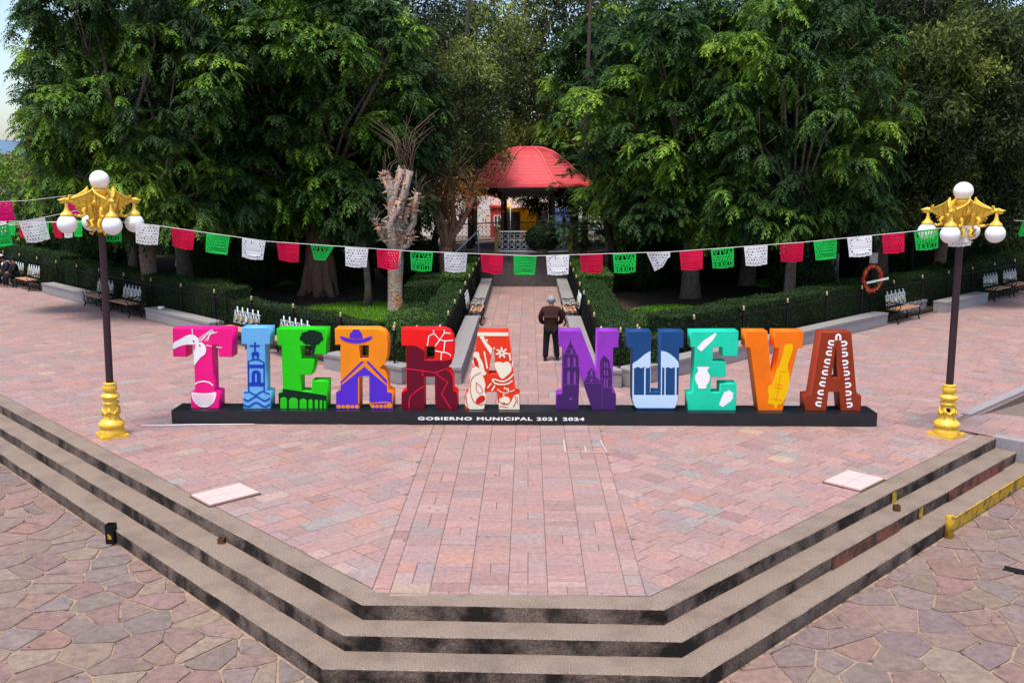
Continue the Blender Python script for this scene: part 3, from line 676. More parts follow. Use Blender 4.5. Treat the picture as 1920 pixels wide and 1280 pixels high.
# pruned pale trees
def pruned(label, x, y, bark, stubs, twigs, h0, r0, seed, lean=(0, 0), leaves=0):
    rd = random.Random(seed)
    t = thing('pruned_tree', label, 'tree', (x, y, .05), 0, 'hard pruned trees by the path')
    mb = MB(); f = Vector((lean[0], lean[1], h0))
    mb.tube([(0, 0, -.05), (0, 0, .2), (lean[0] * .3, 0, h0 * .4), (lean[0] * .7, 0, h0 * .75), f], [r0 * 1.3, r0 * 1.05, r0 * .95, r0, r0 * 1.15], 14, wob=.5, seed=seed)
    mb.build('trunk', bark, t)
    for (ex, ey, ez, r, knob) in stubs:
        e = Vector((ex, ey, ez)); mb = MB(); m = f.lerp(e, .5) + Vector((rd.uniform(-.24, .24), rd.uniform(-.1, .1), rd.uniform(-.1, .15)))
        pts = [f - Vector((0, 0, .25)), f.lerp(m, .5), m, m.lerp(e, .5) + Vector((rd.uniform(-.06, .06), 0, 0)), e]
        mb.tube(pts, [r * 1.25, r * 1.05, r, r * .9, r * .95], 10, wob=.7, seed=seed + ez)
        if knob:
            for q in range(70):
                dv = Vector((rd.gauss(0, 1), rd.gauss(0, 1), rd.gauss(0, 1))).normalized(); mb.tube([e, e + dv * r * knob * rd.uniform(.8, 1.25)], [.05, .02], 4)
        for q in range(44):      # torn bark shreds and cut ends
            s = rd.random(); p = pts[1].lerp(pts[4], s) ; dv = Vector((rd.uniform(-1, 1), rd.uniform(-1, .6), rd.uniform(-.3, 1))).normalized()
            mb.tube([p + dv * r * .6, p + dv * (r * 1.1 + rd.uniform(.02, .24))], [.045, .006], 4)
        mb.build('cut_branch', bark, t)
    mb = MB()
    for (ex, ey, ez, n, ln) in twigs:
        for q in range(n):
            a = rd.uniform(-.55, .55); b = rd.uniform(-.5, .5); l = ln * rd.uniform(.5, 1.1); p = Vector((ex + rd.uniform(-.1, .1), ey, ez))
            p1 = p + Vector((a * l * .4, b * l * .4, l * .55)); p2 = p + Vector((a * l * 1.5, b * l, l * .9))
            mb.tube([p, p1, p2], [.014, .009, .003], 4)
            if rd.random() < .5: mb.tube([p1, p1 + Vector((rd.uniform(-.5, .5), rd.uniform(-.3, .3), rd.uniform(.2, .6)))], [.009, .003], 3)
    tag(mb.build('twigs', 'twig', t), kind='stuff')
    if leaves:
        cs = np.array([(ex, ey, ez + .3) for ex, ey, ez, *_ in stubs]); cs = np.repeat(cs, leaves, 0) + rng.normal(scale=.45, size=(len(cs) * leaves, 3))
        link('dry_leaves', narrow_mesh(cs, np.zeros_like(cs), np.array([(.30, .11, .03), (.16, .12, .03), (.34, .10, .05)])[rng.integers(0, 3, len(cs))], L=.13, nf=7, spread=.1), t)
    return t
pruned('pale hard pruned tree with torn branch stubs left of the path', -4.62, 33, 'bark_pale',
       [(-.28, 0, 4.75, .15, 1.35), (.30, .1, 5.1, .15, 0), (.55, 0, 4.95, .13, 0), (.85, 0, 4.2, .12, 0), (-.75, 0, 3.3, .08, 0), (-.52, -.1, 3.05, .09, 0), (-.30, -.1, 3.25, .10, 0), (.62, 0, 2.7, .10, 0), (.22, -.1, 3.9, .17, 0), (.10, .1, 4.4, .14, 0), (.5, .1, 3.7, .13, 0)],
       [(.35, 0, 5.0, 16, 2.3), (.6, 0, 4.9, 8, 1.7), (-.25, 0, 4.8, 5, .8), (-.7, 0, 3.2, 7, .7), (.85, 0, 4.2, 7, .9)], 2.2, .25, 5)
pruned('reddish pruned tree with dry leaves between the pale tree and the bandstand', -3.4, 38.5, 'bark_red',
       [(-.6, 0, 4.2, .12, 0), (.3, 0, 4.0, .12, 0), (1.2, 0, 3.9, .11, 0), (.8, .2, 3.3, .13, 0), (-.2, 0, 3.3, .13, 0)],
       [(-.5, 0, 4.1, 10, 2.2), (.4, 0, 4.0, 10, 2.0), (1.2, 0, 3.9, 8, 1.5)], 1.9, .24, 9, (.1, 0), 90)
t = thing('bare_trunk', 'slim grey trunk standing in the grass left of the pruned tree', 'tree', (-5.85, 34.3, .1))
mb = MB(); mb.tube([(0, 0, 0), (.05, 0, .7), (0, 0, 1.5), (-.1, 0, 2.6), (-.5, .6, 4.5)], [.19, .13, .11, .08, .02], 10, wob=.4); mb.build('trunk', 'bark', t)
t = thing('bare_trunk', 'forked leaning dark trunk left of the bandstand rising out of sight', 'tree', (-4.4, 43.5, .1))
mb = MB(); mb.tube([(0, 0, 0), (.1, 0, 1.6), (.6, 0, 3.6), (1.3, .2, 6), (1.8, .8, 13)], [.24, .18, .16, .12, .08], 10, wob=.3); mb.tube([(.3, 0, 2.6), (-.2, 0, 4.5), (-.6, .4, 12)], [.13, .1, .04], 8); mb.build('trunk', 'bark_dark', t)
t = thing('bare_trunk', 'slim leaning dark trunk just right of the path near the bandstand', 'tree', (3.6, 38.8, .1))
mb = MB(); mb.tube([(0, 0, 0), (-.1, 0, 1.6), (-.7, 0, 3.8), (-1.3, .2, 6), (-1.1, .9, 13)], [.18, .14, .12, .10, .05], 10, wob=.3); mb.build('trunk', 'bark_dark', t)
for x, y, lab in [(10.6, 40.0, 'thin dark trunk behind the orange letter, left one'), (12.3, 45.6, 'thin dark trunk behind the whitewashed pair'), (7.9, 44, 'thin dark trunk in the shade right of the bandstand'), (16.8, 42, 'thin leaning dark trunk right of the wreath')]:
    t = thing('bare_trunk', lab, 'tree', (x, y, .1)); k = random.uniform(-.8, .8)
    mb = MB(); mb.tube([(0, 0, 0), (k * .2, 0, 2), (k * .6, .1, 5), (k, .3, 13)], [.16, .12, .11, .07], 8, wob=.3); mb.build('trunk', 'bark_dark', t)

# ---------------------------------------------------------------- benches
def make_bench():
    t = thing('garden_bench', 'bench', 'bench', (0, 0, 0), 0, 'cast iron benches round the gardens')
    W = 1.55                                   # faces -Y
    for k in range(4):
        mb = MB(); mb.box((0, -.42 + k * .11, .43), (W, .085, .028)); mb.build('slat', 'wood', t)
    for s in (-1, 1):
        mb = MB(); x = s * (W / 2 + .01)
        def sc(pts, r=.018): mb.tube([(x, a, b) for a, b in pts], r, 6)
        sc([(-.47, .0), (-.40, .12), (-.46, .26), (-.42, .41)], .026); sc([(0, 0), (-.05, .14), (.02, .28), (-.03, .41)], .026)
        sc([(-.47, .41), (-.2, .38), (.0, .41)], .02)
        sc([(-.42, .41), (-.5, .52), (-.46, .64), (-.38, .66), (-.35, .60), (-.40, .56)]); sc([(-.44, .66), (-.25, .63), (-.1, .67), (.02, .62)], .02)
        for (cy, cz, r) in ((-.22, .20, .10), (-.27, .52, .07), (-.11, .52, .06)):
            sc([(cy + r * math.cos(a), cz + r * math.sin(a)) for a in [k * PI / 5 for k in range(10)]], .012)
        mb.build('leg', 'iron', t)
    mb = MB(); mb.bar((-W / 2, .0, .50), (W / 2, .0, .50), .025); mb.bar((-W / 2, -.2, .2), (W / 2, -.2, .2), .02); mb.build('stretcher', 'iron', t)
    for k in range(5):
        x = (-2 + k) * .29; mb = MB()
        def z(pz): return .02 + pz * .16         # backrest leans back
        def P(px_, pz): return (x + px_, z(pz), .48 + pz)
        for s in (-1, 1):
            mb.tube([P(0, .02), P(s * .14, .10), P(s * .115, .26), P(s * .03, .36), P(0, .48)], .020, 5)
            mb.tube([P(s * .13, .06), P(s * .09, .0), P(s * .03, .05)], .012, 5); mb.tube([P(s * .12, .3), P(s * .145, .36), P(s * .09, .37)], .016, 4)
            mb.tube([P(s * .03, .12), P(s * .10, .16), P(s * .03, .24), P(s * .08, .3)], .016, 4)
        o = mb.build('back_ornament', 'silver', t)
        mb = MB(); 
        vs = [P(0, .18)] + [P(.062 * math.cos(a), .18 + .085 * math.sin(a)) for a in [q * PI / 6 for q in range(12)]]
        vs2 = [(a, b - .022, c) for a, b, c in vs]
        mb.add(vs + vs2, [(14 + q, 14 + (q + 1) % 12, 13) for q in range(12)] + [(1 + q, 1 + (q + 1) % 12, 14 + (q + 1) % 12, 14 + q) for q in range(12)])
        mb.build('medallion', 'silver_pale' if k == 2 else 'brass', o)
    mb = MB(); mb.bar((-W / 2, .03, .52), (W / 2, .03, .52), .02, .03); mb.build('back_rail', 'iron', t)
    return t
b0 = make_bench()
first = True
LB, RB = -PI / 4, PI / 4
spots = [(-6.45, 25.35, LB, 'bench behind the green letter, nearest bench of the left garden'), (-8.3, 27.2, LB, 'bench behind the blue letter with silver and gold back ornaments'),
         (-14.05, 32.95, LB, 'bench with silver back between the left lamp and the pink letter'), (-15.75, 34.65, LB, 'bench with silver back directly right of the left lamp pole'),
         (-21.3, 40.2, LB, 'bench with silver back right of the seated pair'), (-22.75, 41.65, LB, 'bench the two people in dark clothes sit on'),
         (12.55, 32.0, RB, 'single bench right of the brown letter'), (18.4, 37.6, RB, 'bench right of the right lamp pole, nearer one'), (19.9, 39.1, RB, 'bench at the right edge beyond the lamp'),
         (-1.95, 31.4, PI / 2, 'bench in the left wall of the path'), (1.65, 31.4, -PI / 2, 'bench in the right wall of the path beside the walking man')]
for i, (x, y, a, lab) in enumerate(spots):
    o = b0 if i == 0 else copy_tree(b0)
    o.scale = (1.04, 1, 1.06)
    if a == LB: x, y = x + .06, y + .06        # sit back in the gap
    if a == RB: x, y = x - .06, y + .06
    o.location = (x, y, 0); o.rotation_euler.z = a; o['label'] = lab

# ---------------------------------------------------------------- bandstand
KX, KY = .25, 46.0
def octo(r, c=(KX, KY), n=8): return [(c[0] + r * math.cos(PI / 8 + k * PI / 4), c[1] + r * math.sin(PI / 8 + k * PI / 4)) for k in range(n)]
kt = thing('bandstand', 'octagonal bandstand with red tiled bell roof at the end of the path', 'bandstand', (0, 0, 0))
ap = 1 / math.cos(PI / 8)
mb = MB(); mb.prism(octo(4.2 * ap), 0, 1.3); mb.build('base', 'kiosk_stone', kt)
mb = MB(); mb.prism(octo(4.3 * ap), 1.302, 1.42); mb.build('deck', 'kiosk_stone', kt)
mb = MB(); prof = []
rr = [(3.28, 4.25), (3.30, 4.30), (3.05, 4.42), (2.7, 4.62), (2.35, 4.88), (2.05, 5.15), (1.78, 5.42), (1.5, 5.66), (1.15, 5.88), (.75, 6.03), (.3, 6.1)]
f = []
for i in range(len(rr) - 1):
    for k in range(4):
        a = k / 4; r = rr[i][0] * (1 - a) + rr[i + 1][0] * a; z = rr[i][1] * (1 - a) + rr[i + 1][1] * a; f += [(r * ap, z), (r * ap - .0, z + .028)] if i > 0 else [(r * ap, z)]
f.append((.05, 6.16))
mb.lathe(f, 8, (KX - .25, KY, 0), smooth=False, rot=PI / 8); mb.build('roof', 'roof_tile', kt)
ro = octo(3.0 * ap, (KX - .25, KY))
for p in ro:
    mb = MB(); hip = [(KX - .25 + (r * ap + .02) * (p[0] - KX + .25) / (3.0 * ap), KY + (r * ap + .02) * (p[1] - KY) / (3.0 * ap), z + .03) for r, z in rr[1:]]; mb.tube(hip, .05, 6); mb.build('hip_ridge', 'roof_tile', kt)
mb = MB(); mb.prism(octo(3.2 * ap, (KX - .25, KY)), 4.12, 4.24); mb.prism(octo(2.85 * ap, (KX - .25, KY)), 3.98, 4.118); mb.build('eave_beam', 'kiosk_iron', kt)
po = octo(2.75 * ap, (KX - .25, KY))
for k, p in enumerate(po):
    q = po[(k + 1) % 8]
    mb = MB(); mb.lathe([(.15, 0), (.15, .3), (.08, .36), (.075, 2.2), (.13, 2.4), (.16, 2.56)], 10, (p[0], p[1], 1.42)); mb.build('column', 'kiosk_iron', kt)
    mb = MB()                                   # scalloped spandrel between columns
    for s in range(8):
        a = Vector((*p, 3.98)).lerp(Vector((*q, 3.98)), (s + .5) / 8); dz = .08 + .20 * abs((s + .5) / 4 - 1) ** 1.5
        mb.box((a.x, a.y, 3.98 - dz / 2), ((Vector(p) - Vector(q)).length / 8 * .9, .03, dz), math.atan2(q[1] - p[1], q[0] - p[0]))
    mb.build('spandrel', 'kiosk_iron', kt)
rp = octo(3.95 * ap)
for k, p in enumerate(rp):
    mb = MB(); mb.box((p[0], p[1], 1.42 + .5), (.17, .17, 1.0)); mb.box((p[0], p[1], 2.47), (.25, .25, .08)); mb.ball((p[0], p[1], 2.56), .08, 8); mb.build('rail_post', 'olive_gold', kt)
    if k == 4: continue                          # stair opening, front left
    q = rp[(k + 1) % 8]; P0 = Vector((*p, 0)); Q0 = Vector((*q, 0)); an = math.atan2(q[1] - p[1], q[0] - p[0]); L = (Q0 - P0).length
    mb = MB(); mb.bar(P0 + Vector((0, 0, 2.38)), Q0 + Vector((0, 0, 2.38)), .06); mb.bar(P0 + Vector((0, 0, 1.52)), Q0 + Vector((0, 0, 1.52)), .05)
    nn = int(L / .26)
    for s in range(nn):
        c = P0.lerp(Q0, (s + .5) / nn); e = (Q0 - P0).normalized()
        for z0 in (1.66, 1.90, 2.14):
            ring = [c + e * .1 * math.cos(a) + Vector((0, 0, z0 + .1 * math.sin(a) + .03)) for a in [j * PI / 3 for j in range(7)]]
            mb.tube(ring, .014, 4, cap=False)
        mb.bar(c + e * .13 + Vector((0, 0, 1.5)), c + e * .13 + Vector((0, 0, 2.4)), .016)
    mb.build('railing', 'kiosk_iron' if k not in (5,) else 'silver_pale', kt)
# stairs on the front-left side
pa, pb = Vector(rp[4]), Vector(rp[5]); mid = (pa + pb) / 2; outd = Vector((-1, -1)).normalized()
mid = Vector((KX, KY)) + outd * 4.3
for k in range(7):
    c = mid + outd * (.15 + .3 * k); mb = MB(); h = 1.42 - .2 * (k + 1) + .02; mb.box((c.x, c.y, h / 2), (.3, 1.7, h), PI / 4); mb.build('stair_step', 'kiosk_stone', kt)
for s in (-1, 1):
    e = Vector((1, -1)).normalized() * .85 * s; a = mid + e; b = mid + outd * 2.2 + e
    mb = MB(); mb.tube([(a.x, a.y, 2.4), (b.x, b.y, .95)], .03, 8); mb.tube([(a.x, a.y, 1.42), (a.x, a.y, 2.4)], .03, 8); mb.tube([(b.x, b.y, 0), (b.x, b.y, .95)], .03, 8); mb.build('handrail', 'silver_pale', kt)
shrub('dark ball shaped bush in front of the bandstand railing', .62, 41.75, 1.55, .68, (1.05, .75, .85), ((.012, .026, .010), (.03, .06, .02)), 900, .04)
mb = MB(); mb.lathe([(.14, 0), (.22, .05), (.26, .20), (.3, .24)], 14, (.62, 41.72, 1.422)); tag(mb.build('planter', 'kiosk_stone'), 'small dark planter on the bandstand edge under the ball bush', 'planter')

# ---------------------------------------------------------------- buildings behind
def house(label, x0, x1, y, h, wall, doors=(), wins=(), roof=None, depth=8, name='building', cat='building', dc='door_dark'):
    t = thing(name, label, cat, ((x0 + x1) / 2, y, -.02)); W = x1 - x0; cx = (x0 + x1) / 2
    mb = MB(); mb.box((0, depth / 2, h / 2), (W, depth, h)); mb.build('wall', wall, t)
    mb = MB(); mb.box((0, depth / 2, h + .08), (W + .2, depth + .2, .16)); mb.build('roof', roof or wall, t)
    for (a, b, z1) in doors:
        mb = MB(); mb.box(((a + b) / 2 - cx, -.03, z1 / 2), (b - a, .08, z1)); mb.build('door', dc, t)
    for (a, b, z0, z1) in wins:
        mb = MB(); A, B = a - cx, b - cx
        for c, d in (((A, z0), (B, z0)), ((A, z1), (B, z1)), ((A, z0), (A, z1)), ((B, z0), (B, z1)), (((A + B) / 2, z0), ((A + B) / 2, z1))): mb.bar((c[0], -.05, c[1]), (d[0], -.05, d[1]), .09)
        wo = mb.build('window', 'cooler_white', t); mb = MB(); mb.box(((A + B) / 2, -.02, (z0 + z1) / 2), (B - A, .04, z1 - z0)); mb.build('pane', 'glass', wo)
    return t
house('small red house front with a white window seen through the bandstand', -2.9, -1.75, 74, 2.3, 'wall_red', wins=[(-2.6, -2.1, .9, 1.7)])
house('white building behind the small red house front', -8.5, 7.5, 76.5, 4.8, 'wall_white', wins=[(-7.5, -6.3, 1.2, 2.6)])
house('yellow shop front with a dark doorway seen through the bandstand', -1.7, .65, 73.6, 2.25, 'wall_yellow', doors=[(-1.6, -.6, 2.0)])
house('low front with grey shutter right of the yellow shop', .7, 1.75, 74, 2.3, 'stone', doors=[(.8, 1.6, 1.9)], dc='kiosk_stone')
house('low blue front at the right seen through the bandstand', 1.8, 3.6, 74, 2.0, 'wall_blue')
house('white and ochre house in the back left of the bandstand', -19.5, -10, 80, 5.4, 'wall_white', doors=[(-14.6, -13, 2.4)], wins=[(-18, -16.6, 1.2, 2.8), (-12.2, -11, 1.2, 2.8), (-16, -14.6, 3.4, 4.6)], roof='wall_ochre')
house('ochre house in the back left beyond the trees', -30.5, -20, 82, 5.6, 'wall_ochre', doors=[(-27, -25.6, 2.5)], wins=[(-29.5, -28, 1.2, 2.8), (-24, -22.5, 1.2, 2.8)])
house('peach house with flat roof at the upper left among trees', -46, -34, 88, 9.3, 'wall_ochre', wins=[(-44, -42.5, 5.4, 7.2), (-39, -37.6, 5.4, 7.2)])
house('long pale house beyond the left edge of the square', -74, -48, 86, 6.5, 'wall_white', doors=[(-60, -58.4, 2.5)], wins=[(-70, -68, 1.4, 3), (-54, -52, 1.4, 3)], roof='wall_ochre')
house('white house in the back right behind the whitewashed trunks', 8, 20, 80, 5.2, 'wall_white', doors=[(12, 13.4, 2.4)], wins=[(9, 10.4, 1.2, 2.8), (15.5, 17, 1.2, 2.8)])
house('white house at the back right edge', 21, 36, 82, 5.8, 'wall_white', doors=[(27, 28.4, 2.4)], wins=[(23, 24.6, 1.2, 2.8), (31, 32.5, 1.2, 2.8)])
t = thing('market_awning', 'pink and white canvas awning stretched above the yellow shop front', 'awning', (0, 72.6, 0))
mb = MB(); vs = []
for i in range(9):
    for j in range(3): vs.append((-1.3 + i * .36, j * 1.2 - 1.2, 2.3 + .08 * math.sin(i * .8) + j * .22 + .02 * i))
mb.add(vs, [(i * 3 + j, i * 3 + 3 + j, i * 3 + 4 + j, i * 3 + 1 + j) for i in range(8) for j in range(2)], True); o = mb.build('canvas', 'awning', t)
o.modifiers.new('s', 'SOLIDIFY').thickness = .02
mb = MB()
for x, y, z in ((-1.3, -1.2, 2.35), (1.58, -1.2, 2.5), (-1.3, 1.2, 2.7), (1.58, 1.2, 2.85)): mb.tube([(x, y, 0), (x, y, z)], .03, 6)
mb.build('poles', 'silver_pale', t)
mb = MB(); vs = []; n = 40
for i in range(n + 1):
    x = -4000 + i * 180; hgt = 118 + 60 * noise.noise(Vector((i * .35, 2, 0))) + 40 * math.sin(i * .33 + 1)
    vs += [(x, 2500, -40), (x, 2900, hgt), (x, 3600, -40)]
mb.add(vs, [(3 * i + j, 3 * i + 3 + j, 3 * i + 4 + j, 3 * i + 1 + j) for i in range(n) for j in range(2)], True); tag(mb.build('hills', 'hill'), kind='structure')

# ---------------------------------------------------------------- street lamps
def make_lamp(rot, label, hole=False):
    t = thing('street_lamp', label, 'street lamp', (0, 0, 0), 0, 'pair of gilded five globe street lamps')
    mb = MB(); mb.box((0, 0, .03), (.50, .50, .06), PI / 5); mb.build('base_plate', 'gold', t)
    mb = MB(); mb.lathe([(.24, .06), (.25, .09), (.22, .14), (.225, .16), (.19, .20), (.235, .24), (.24, .29), (.20, .34), (.16, .38), (.145, .42), (.135, .60), (.125, .70), (.12, .72), (.155, .745), (.155, .77), (.115, .79),
                          (.11, .83), (.15, .86), (.175, .90), (.16, .92), (.12, .96), (.095, .985), (.10, 1.0)], 24)
    mb.lathe([(.10, 1.0), (.125, 1.03), (.13, 1.07), (.128, 1.12), (.11, 1.16), (.12, 1.18), (.11, 1.2), (.08, 1.205)], 24); base = mb.build('base', 'gold', t); base.scale.z = .86; base.location.z = .006
    mb = MB()
    for k in range(6):
        a0 = k * PI / 3 + rot; a1 = a0 + PI / 3; pts = []
        for j in range(7):
            u = j / 6; a = a0 * (1 - u) + a1 * u; pts.append((.148 * math.cos(a), .148 * math.sin(a), .63 - .10 * math.sin(PI * u)))
        mb.tube(pts, [.012, .018, .022, .024, .022, .018, .012], 6)
        mb.tube([(.145 * math.cos(a0), .145 * math.sin(a0), .66), (.155 * math.cos(a0), .155 * math.sin(a0), .58), (.155 * math.cos(a0), .155 * math.sin(a0), .48)], [.02, .016, .024], 6)
    mb.build('garland', 'gold', base)
    if hole:
        mb = MB(); a = R(-112); c = Vector((.135 * math.cos(a), .135 * math.sin(a), .63)); mb.tube([c, c + Vector((.016 * math.cos(a), .016 * math.sin(a), 0))], .045, 14); mb.build('cable_hole', 'black', base)
    mb = MB(); mb.tube([(0, 0, 1.0), (0, 0, 2.4), (0, 0, 3.86)], [.067, .066, .064], 16, cap=False); mb.build('pole', 'maroon', t)
    mb = MB(); mb.lathe([(.075, 3.84), (.085, 3.86), (.085, 3.90), (.06, 3.93), (.10, 3.97), (.105, 4.0), (.075, 4.02), (.07, 4.12), (.085, 4.16), (.075, 4.19), (.105, 4.23), (.11, 4.28), (.15, 4.31), (.20, 4.345), (.205, 4.37), (.18, 4.40), (.165, 4.43), (.11, 4.47),
                          (.085, 4.50), (.085, 4.54), (.115, 4.57), (.12, 4.61), (.10, 4.625)], 20); mb.build('capital', 'gold', t)
    mb = MB(); mb.ball((0, 0, 4.785), .172, 28); mb.build('globe', 'globe', t)
    RA = .59
    for k in range(4):
        a = rot + k * PI / 2; arm = link('griffin_arm', None, t); arm.rotation_euler.z = a
        mb = MB()
        mb.tube([(.08, 0, 3.93), (.14, 0, 4.03), (.17, 0, 4.16), (.22, 0, 4.28), (.31, 0, 4.345), (.41, 0, 4.37), (.50, 0, 4.41), (.56, 0, 4.415)], [.03, .05, .065, .085, .08, .06, .045, .04], 10)
        mb.ball((.575, 0, 4.425), .058, 10, (1.35, .85, .8)); mb.tube([(.60, 0, 4.435), (.68, 0, 4.42), (.73, 0, 4.43)], [.045, .028, .006], 8); mb.tube([(.60, 0, 4.40), (.66, 0, 4.375), (.70, 0, 4.38)], [.03, .018, .005], 8)
        for e_ in (-1, 1):
            mb.tube([(.54, e_ * .03, 4.45), (.52, e_ * .04, 4.50), (.525, e_ * .045, 4.515)], [.02, .013, .016], 6)
            mb.tube([(.28, e_ * .06, 4.30), (.34, e_ * .10, 4.24), (.30, e_ * .10, 4.17), (.38, e_ * .10, 4.13), (.43, e_ * .10, 4.16)], [.045, .035, .03, .025, .022], 7)
            mb.tube([(.14, e_ * .05, 4.08), (.22, e_ * .10, 4.05), (.18, e_ * .11, 3.97), (.24, e_ * .11, 3.93)], [.04, .035, .028, .02], 7)
        mb.tube([(.12, 0, 4.0), (.20, 0, 3.93), (.13, 0, 3.87), (.17, 0, 3.81), (.22, 0, 3.84)], [.035, .03, .026, .02, .01], 7)
        mb.tube([(.36, 0, 4.33), (.43, 0, 4.28), (.41, 0, 4.22), (.36, 0, 4.24)], [.025, .022, .018, .01], 6)
        mb.build('body', 'gold', arm)
        for e_ in (-1, 1):
            pts = [(.50, .03, 4.44), (.42, .08, 4.48), (.33, .13, 4.52), (.24, .17, 4.57), (.19, .18, 4.62), (.165, .18, 4.67), (.155, .17, 4.60), (.17, .16, 4.52), (.155, .15, 4.44), (.20, .13, 4.37), (.27, .10, 4.32), (.38, .06, 4.34)]
            wv = [(x, e_ * y, z) for x, y, z in pts]; wv2 = [(x, e_ * (y - .02), z) for x, y, z in pts]; n = len(pts); mb = MB()
            mb.add(wv + wv2, [tuple(range(n)), tuple(range(2 * n - 1, n - 1, -1))] + [(q, n + q, n + (q + 1) % n, (q + 1) % n) for q in range(n)])
            for q in ((1, 11), (2, 10), (3, 9), (3, 7)): mb.tube([Vector(wv[q[0]]), Vector(wv[q[1]])], .011, 4)
            mb.tube(wv[:6], [.026, .024, .021, .018, .014, .004], 6)
            mb.build('wing', 'gold', arm)
        mb = MB(); mb.lathe([(.03, 4.40), (.026, 4.31), (.036, 4.28), (.042, 4.25), (.055, 4.225), (.09, 4.195), (.105, 4.17), (.112, 4.145), (.095, 4.13)], 16, (RA, 0, 0)); mb.build('cap', 'gold', arm)
        mb = MB(); mb.ball((RA, 0, 4.0), .172, 26); mb.build('globe', 'globe', arm)
    return t
lp = make_lamp(R(41), 'gilded five globe street lamp on a dark pole left of the letters'); lp.location = (-7.87, 17.3, 0); lp.rotation_euler = (0, R(1.4), 0)
lp = make_lamp(R(49.5), 'gilded five globe street lamp right of the letters, with a cable hole in its base', True); lp.location = (7.96, 17.6, 0); lp.rotation_euler = (0, R(-.6), 0); lp.scale = (1, 1, .958)

# ---------------------------------------------------------------- the letters
ZC = .27; YF = 18.37
SH = {1: (1894 / 370, 310, 580), 2: (1920 / 390, 610, 580), 3: (1894 / 370, 960, 580), 4: (1920 / 390, 1270, 580)}
def dm(s, base, X, Y):       # drawing sheet units -> metres on the letter face
    k, ox, oy = SH[s]; u = ox + X / k; v = oy + Y / k; vb = oy + base / k
    q = 93.9 + .0008 * (u - 989.3) + (768 - v) * .0075
    return ((u - 989.3) / q, ZC + (vb - v) * .01074)
def curve_mesh(polys, ext, bev=0, name='body'):
    cu = bpy.data.curves.new('c', 'CURVE'); cu.dimensions = '2D'; cu.fill_mode = 'BOTH'; cu.extrude = ext; cu.bevel_depth = bev; cu.offset = -bev; cu.bevel_resolution = 1
    for p in polys:
        sp = cu.splines.new('POLY'); sp.points.add(len(p) - 1); sp.use_cyclic_u = True
        for i, q in enumerate(p): sp.points[i].co = (q[0], q[1], 0, 1)
    o = bpy.data.objects.new('c', cu); C.objects.link(o); dg = bpy.context.evaluated_depsgraph_get(); dg.update()
    me = bpy.data.meshes.new_from_object(o.evaluated_get(dg)); bpy.data.objects.remove(o)
    return me
def xz(me, y0):
    me.transform(Matrix(((1, 0, 0, 0), (0, 0, -1, y0), (0, 1, 0, 0), (0, 0, 0, 1)))); return me
def letter(s, base, outline, holes, paint, label):
    t = thing('giant_letter', label, 'letter', (0, 0, 0), 0, 'giant painted letters of the town sign')
    D = .37; cx = sum(dm(s, base, *p)[0] for p in outline) / len(outline); t.location = (cx, YF, ZC)
    me = xz(curve_mesh([[dm(s, base, *p) for p in outline]] + [[dm(s, base, *p) for p in h] for h in holes], D / 2 - .012, .012), YF + D / 2)
    me.transform(Matrix.Translation((-cx, -YF, -ZC))); me.materials.clear(); me.materials.append(M['paint_' + paint])
    link('body', me, t); t['_c'] = cx; return t
cnt = [0]
def flatp(t, s, base, polys, m, name, lift=0):
    mb = MB(); cx = t['_c']
    for p in polys:
        cnt[0] += 1; y = -.0035 - lift * .003 - (cnt[0] % 9) * .00025
        q = [dm(s, base, *a) for a in p]; q = ccw(q)
        mb.add([(x - cx, y, z - ZC) for x, z in q], [tuple(range(len(q)))])
    o = mb.build(name, m, t)
    if len(polys) > 1: o['kind'] = 'stuff'
    return o
def ribbon(pts, w, closed=False):
    L = []; Rr = []; n = len(pts)
    for i, p in enumerate(pts):
        a = pts[i - 1] if i > 0 else p; b = pts[i + 1] if i < n - 1 else p
        dx, dy = b[0] - a[0], b[1] - a[1]; l = math.hypot(dx, dy) or 1; nx, ny = -dy / l, dx / l
        L.append((p[0] + nx * w / 2, p[1] + ny * w / 2)); Rr.append((p[0] - nx * w / 2, p[1] - ny * w / 2))
    return L + Rr[::-1]
def arc(cx, cy, rx, ry, a0, a1, n=10): return [(cx + rx * math.cos(R(a0 + (a1 - a0) * k / n)), cy + ry * math.sin(R(a0 + (a1 - a0) * k / n))) for k in range(n + 1)]
def smooth(pts, it=2, closed=True):
    for _ in range(it):
        o = []; n = len(pts)
        for i in range(n if closed else n - 1):
            a, b = pts[i], pts[(i + 1) % n]; o += [(a[0] * .75 + b[0] * .25, a[1] * .75 + b[1] * .25), (a[0] * .25 + b[0] * .75, a[1] * .25 + b[1] * .75)]
        pts = o if closed else [pts[0]] + o + [pts[-1]]
    return pts
# plinth
pt = thing('sign_plinth', 'long dark plinth carrying the giant letters', 'plinth', (-.1, 18.51, 0))
mb = MB(); mb.box((0, 0, .1375), (13.93, .62, .265)); pb = mb.build('body', 'plinth', pt)
tx = bpy.data.curves.new('t', 'FONT'); tx.body = 'GOBIERNO MUNICIPAL 2021 2024'; tx.size = .085; tx.space_character = 1.15; tx.extrude = .003; tx.offset = .0028; tx.align_x = 'CENTER'; tx.space_word = 1.1
o = bpy.data.objects.new('t', tx); C.objects.link(o); dg = bpy.context.evaluated_depsgraph_get(); dg.update(); me = bpy.data.meshes.new_from_object(o.evaluated_get(dg)); bpy.data.objects.remove(o)
xs = [v.co.x for v in me.vertices]; k = 3.29 / (max(xs) - min(xs)); me.transform(Matrix.Diagonal((k, 1, 1, 1))); xz(me, 0); me.materials.clear(); me.materials.append(M['white_print'])
o = link('lettering', me, pt, (-.42 + .0, -.3135, .102)); o['kind'] = 'stuff'
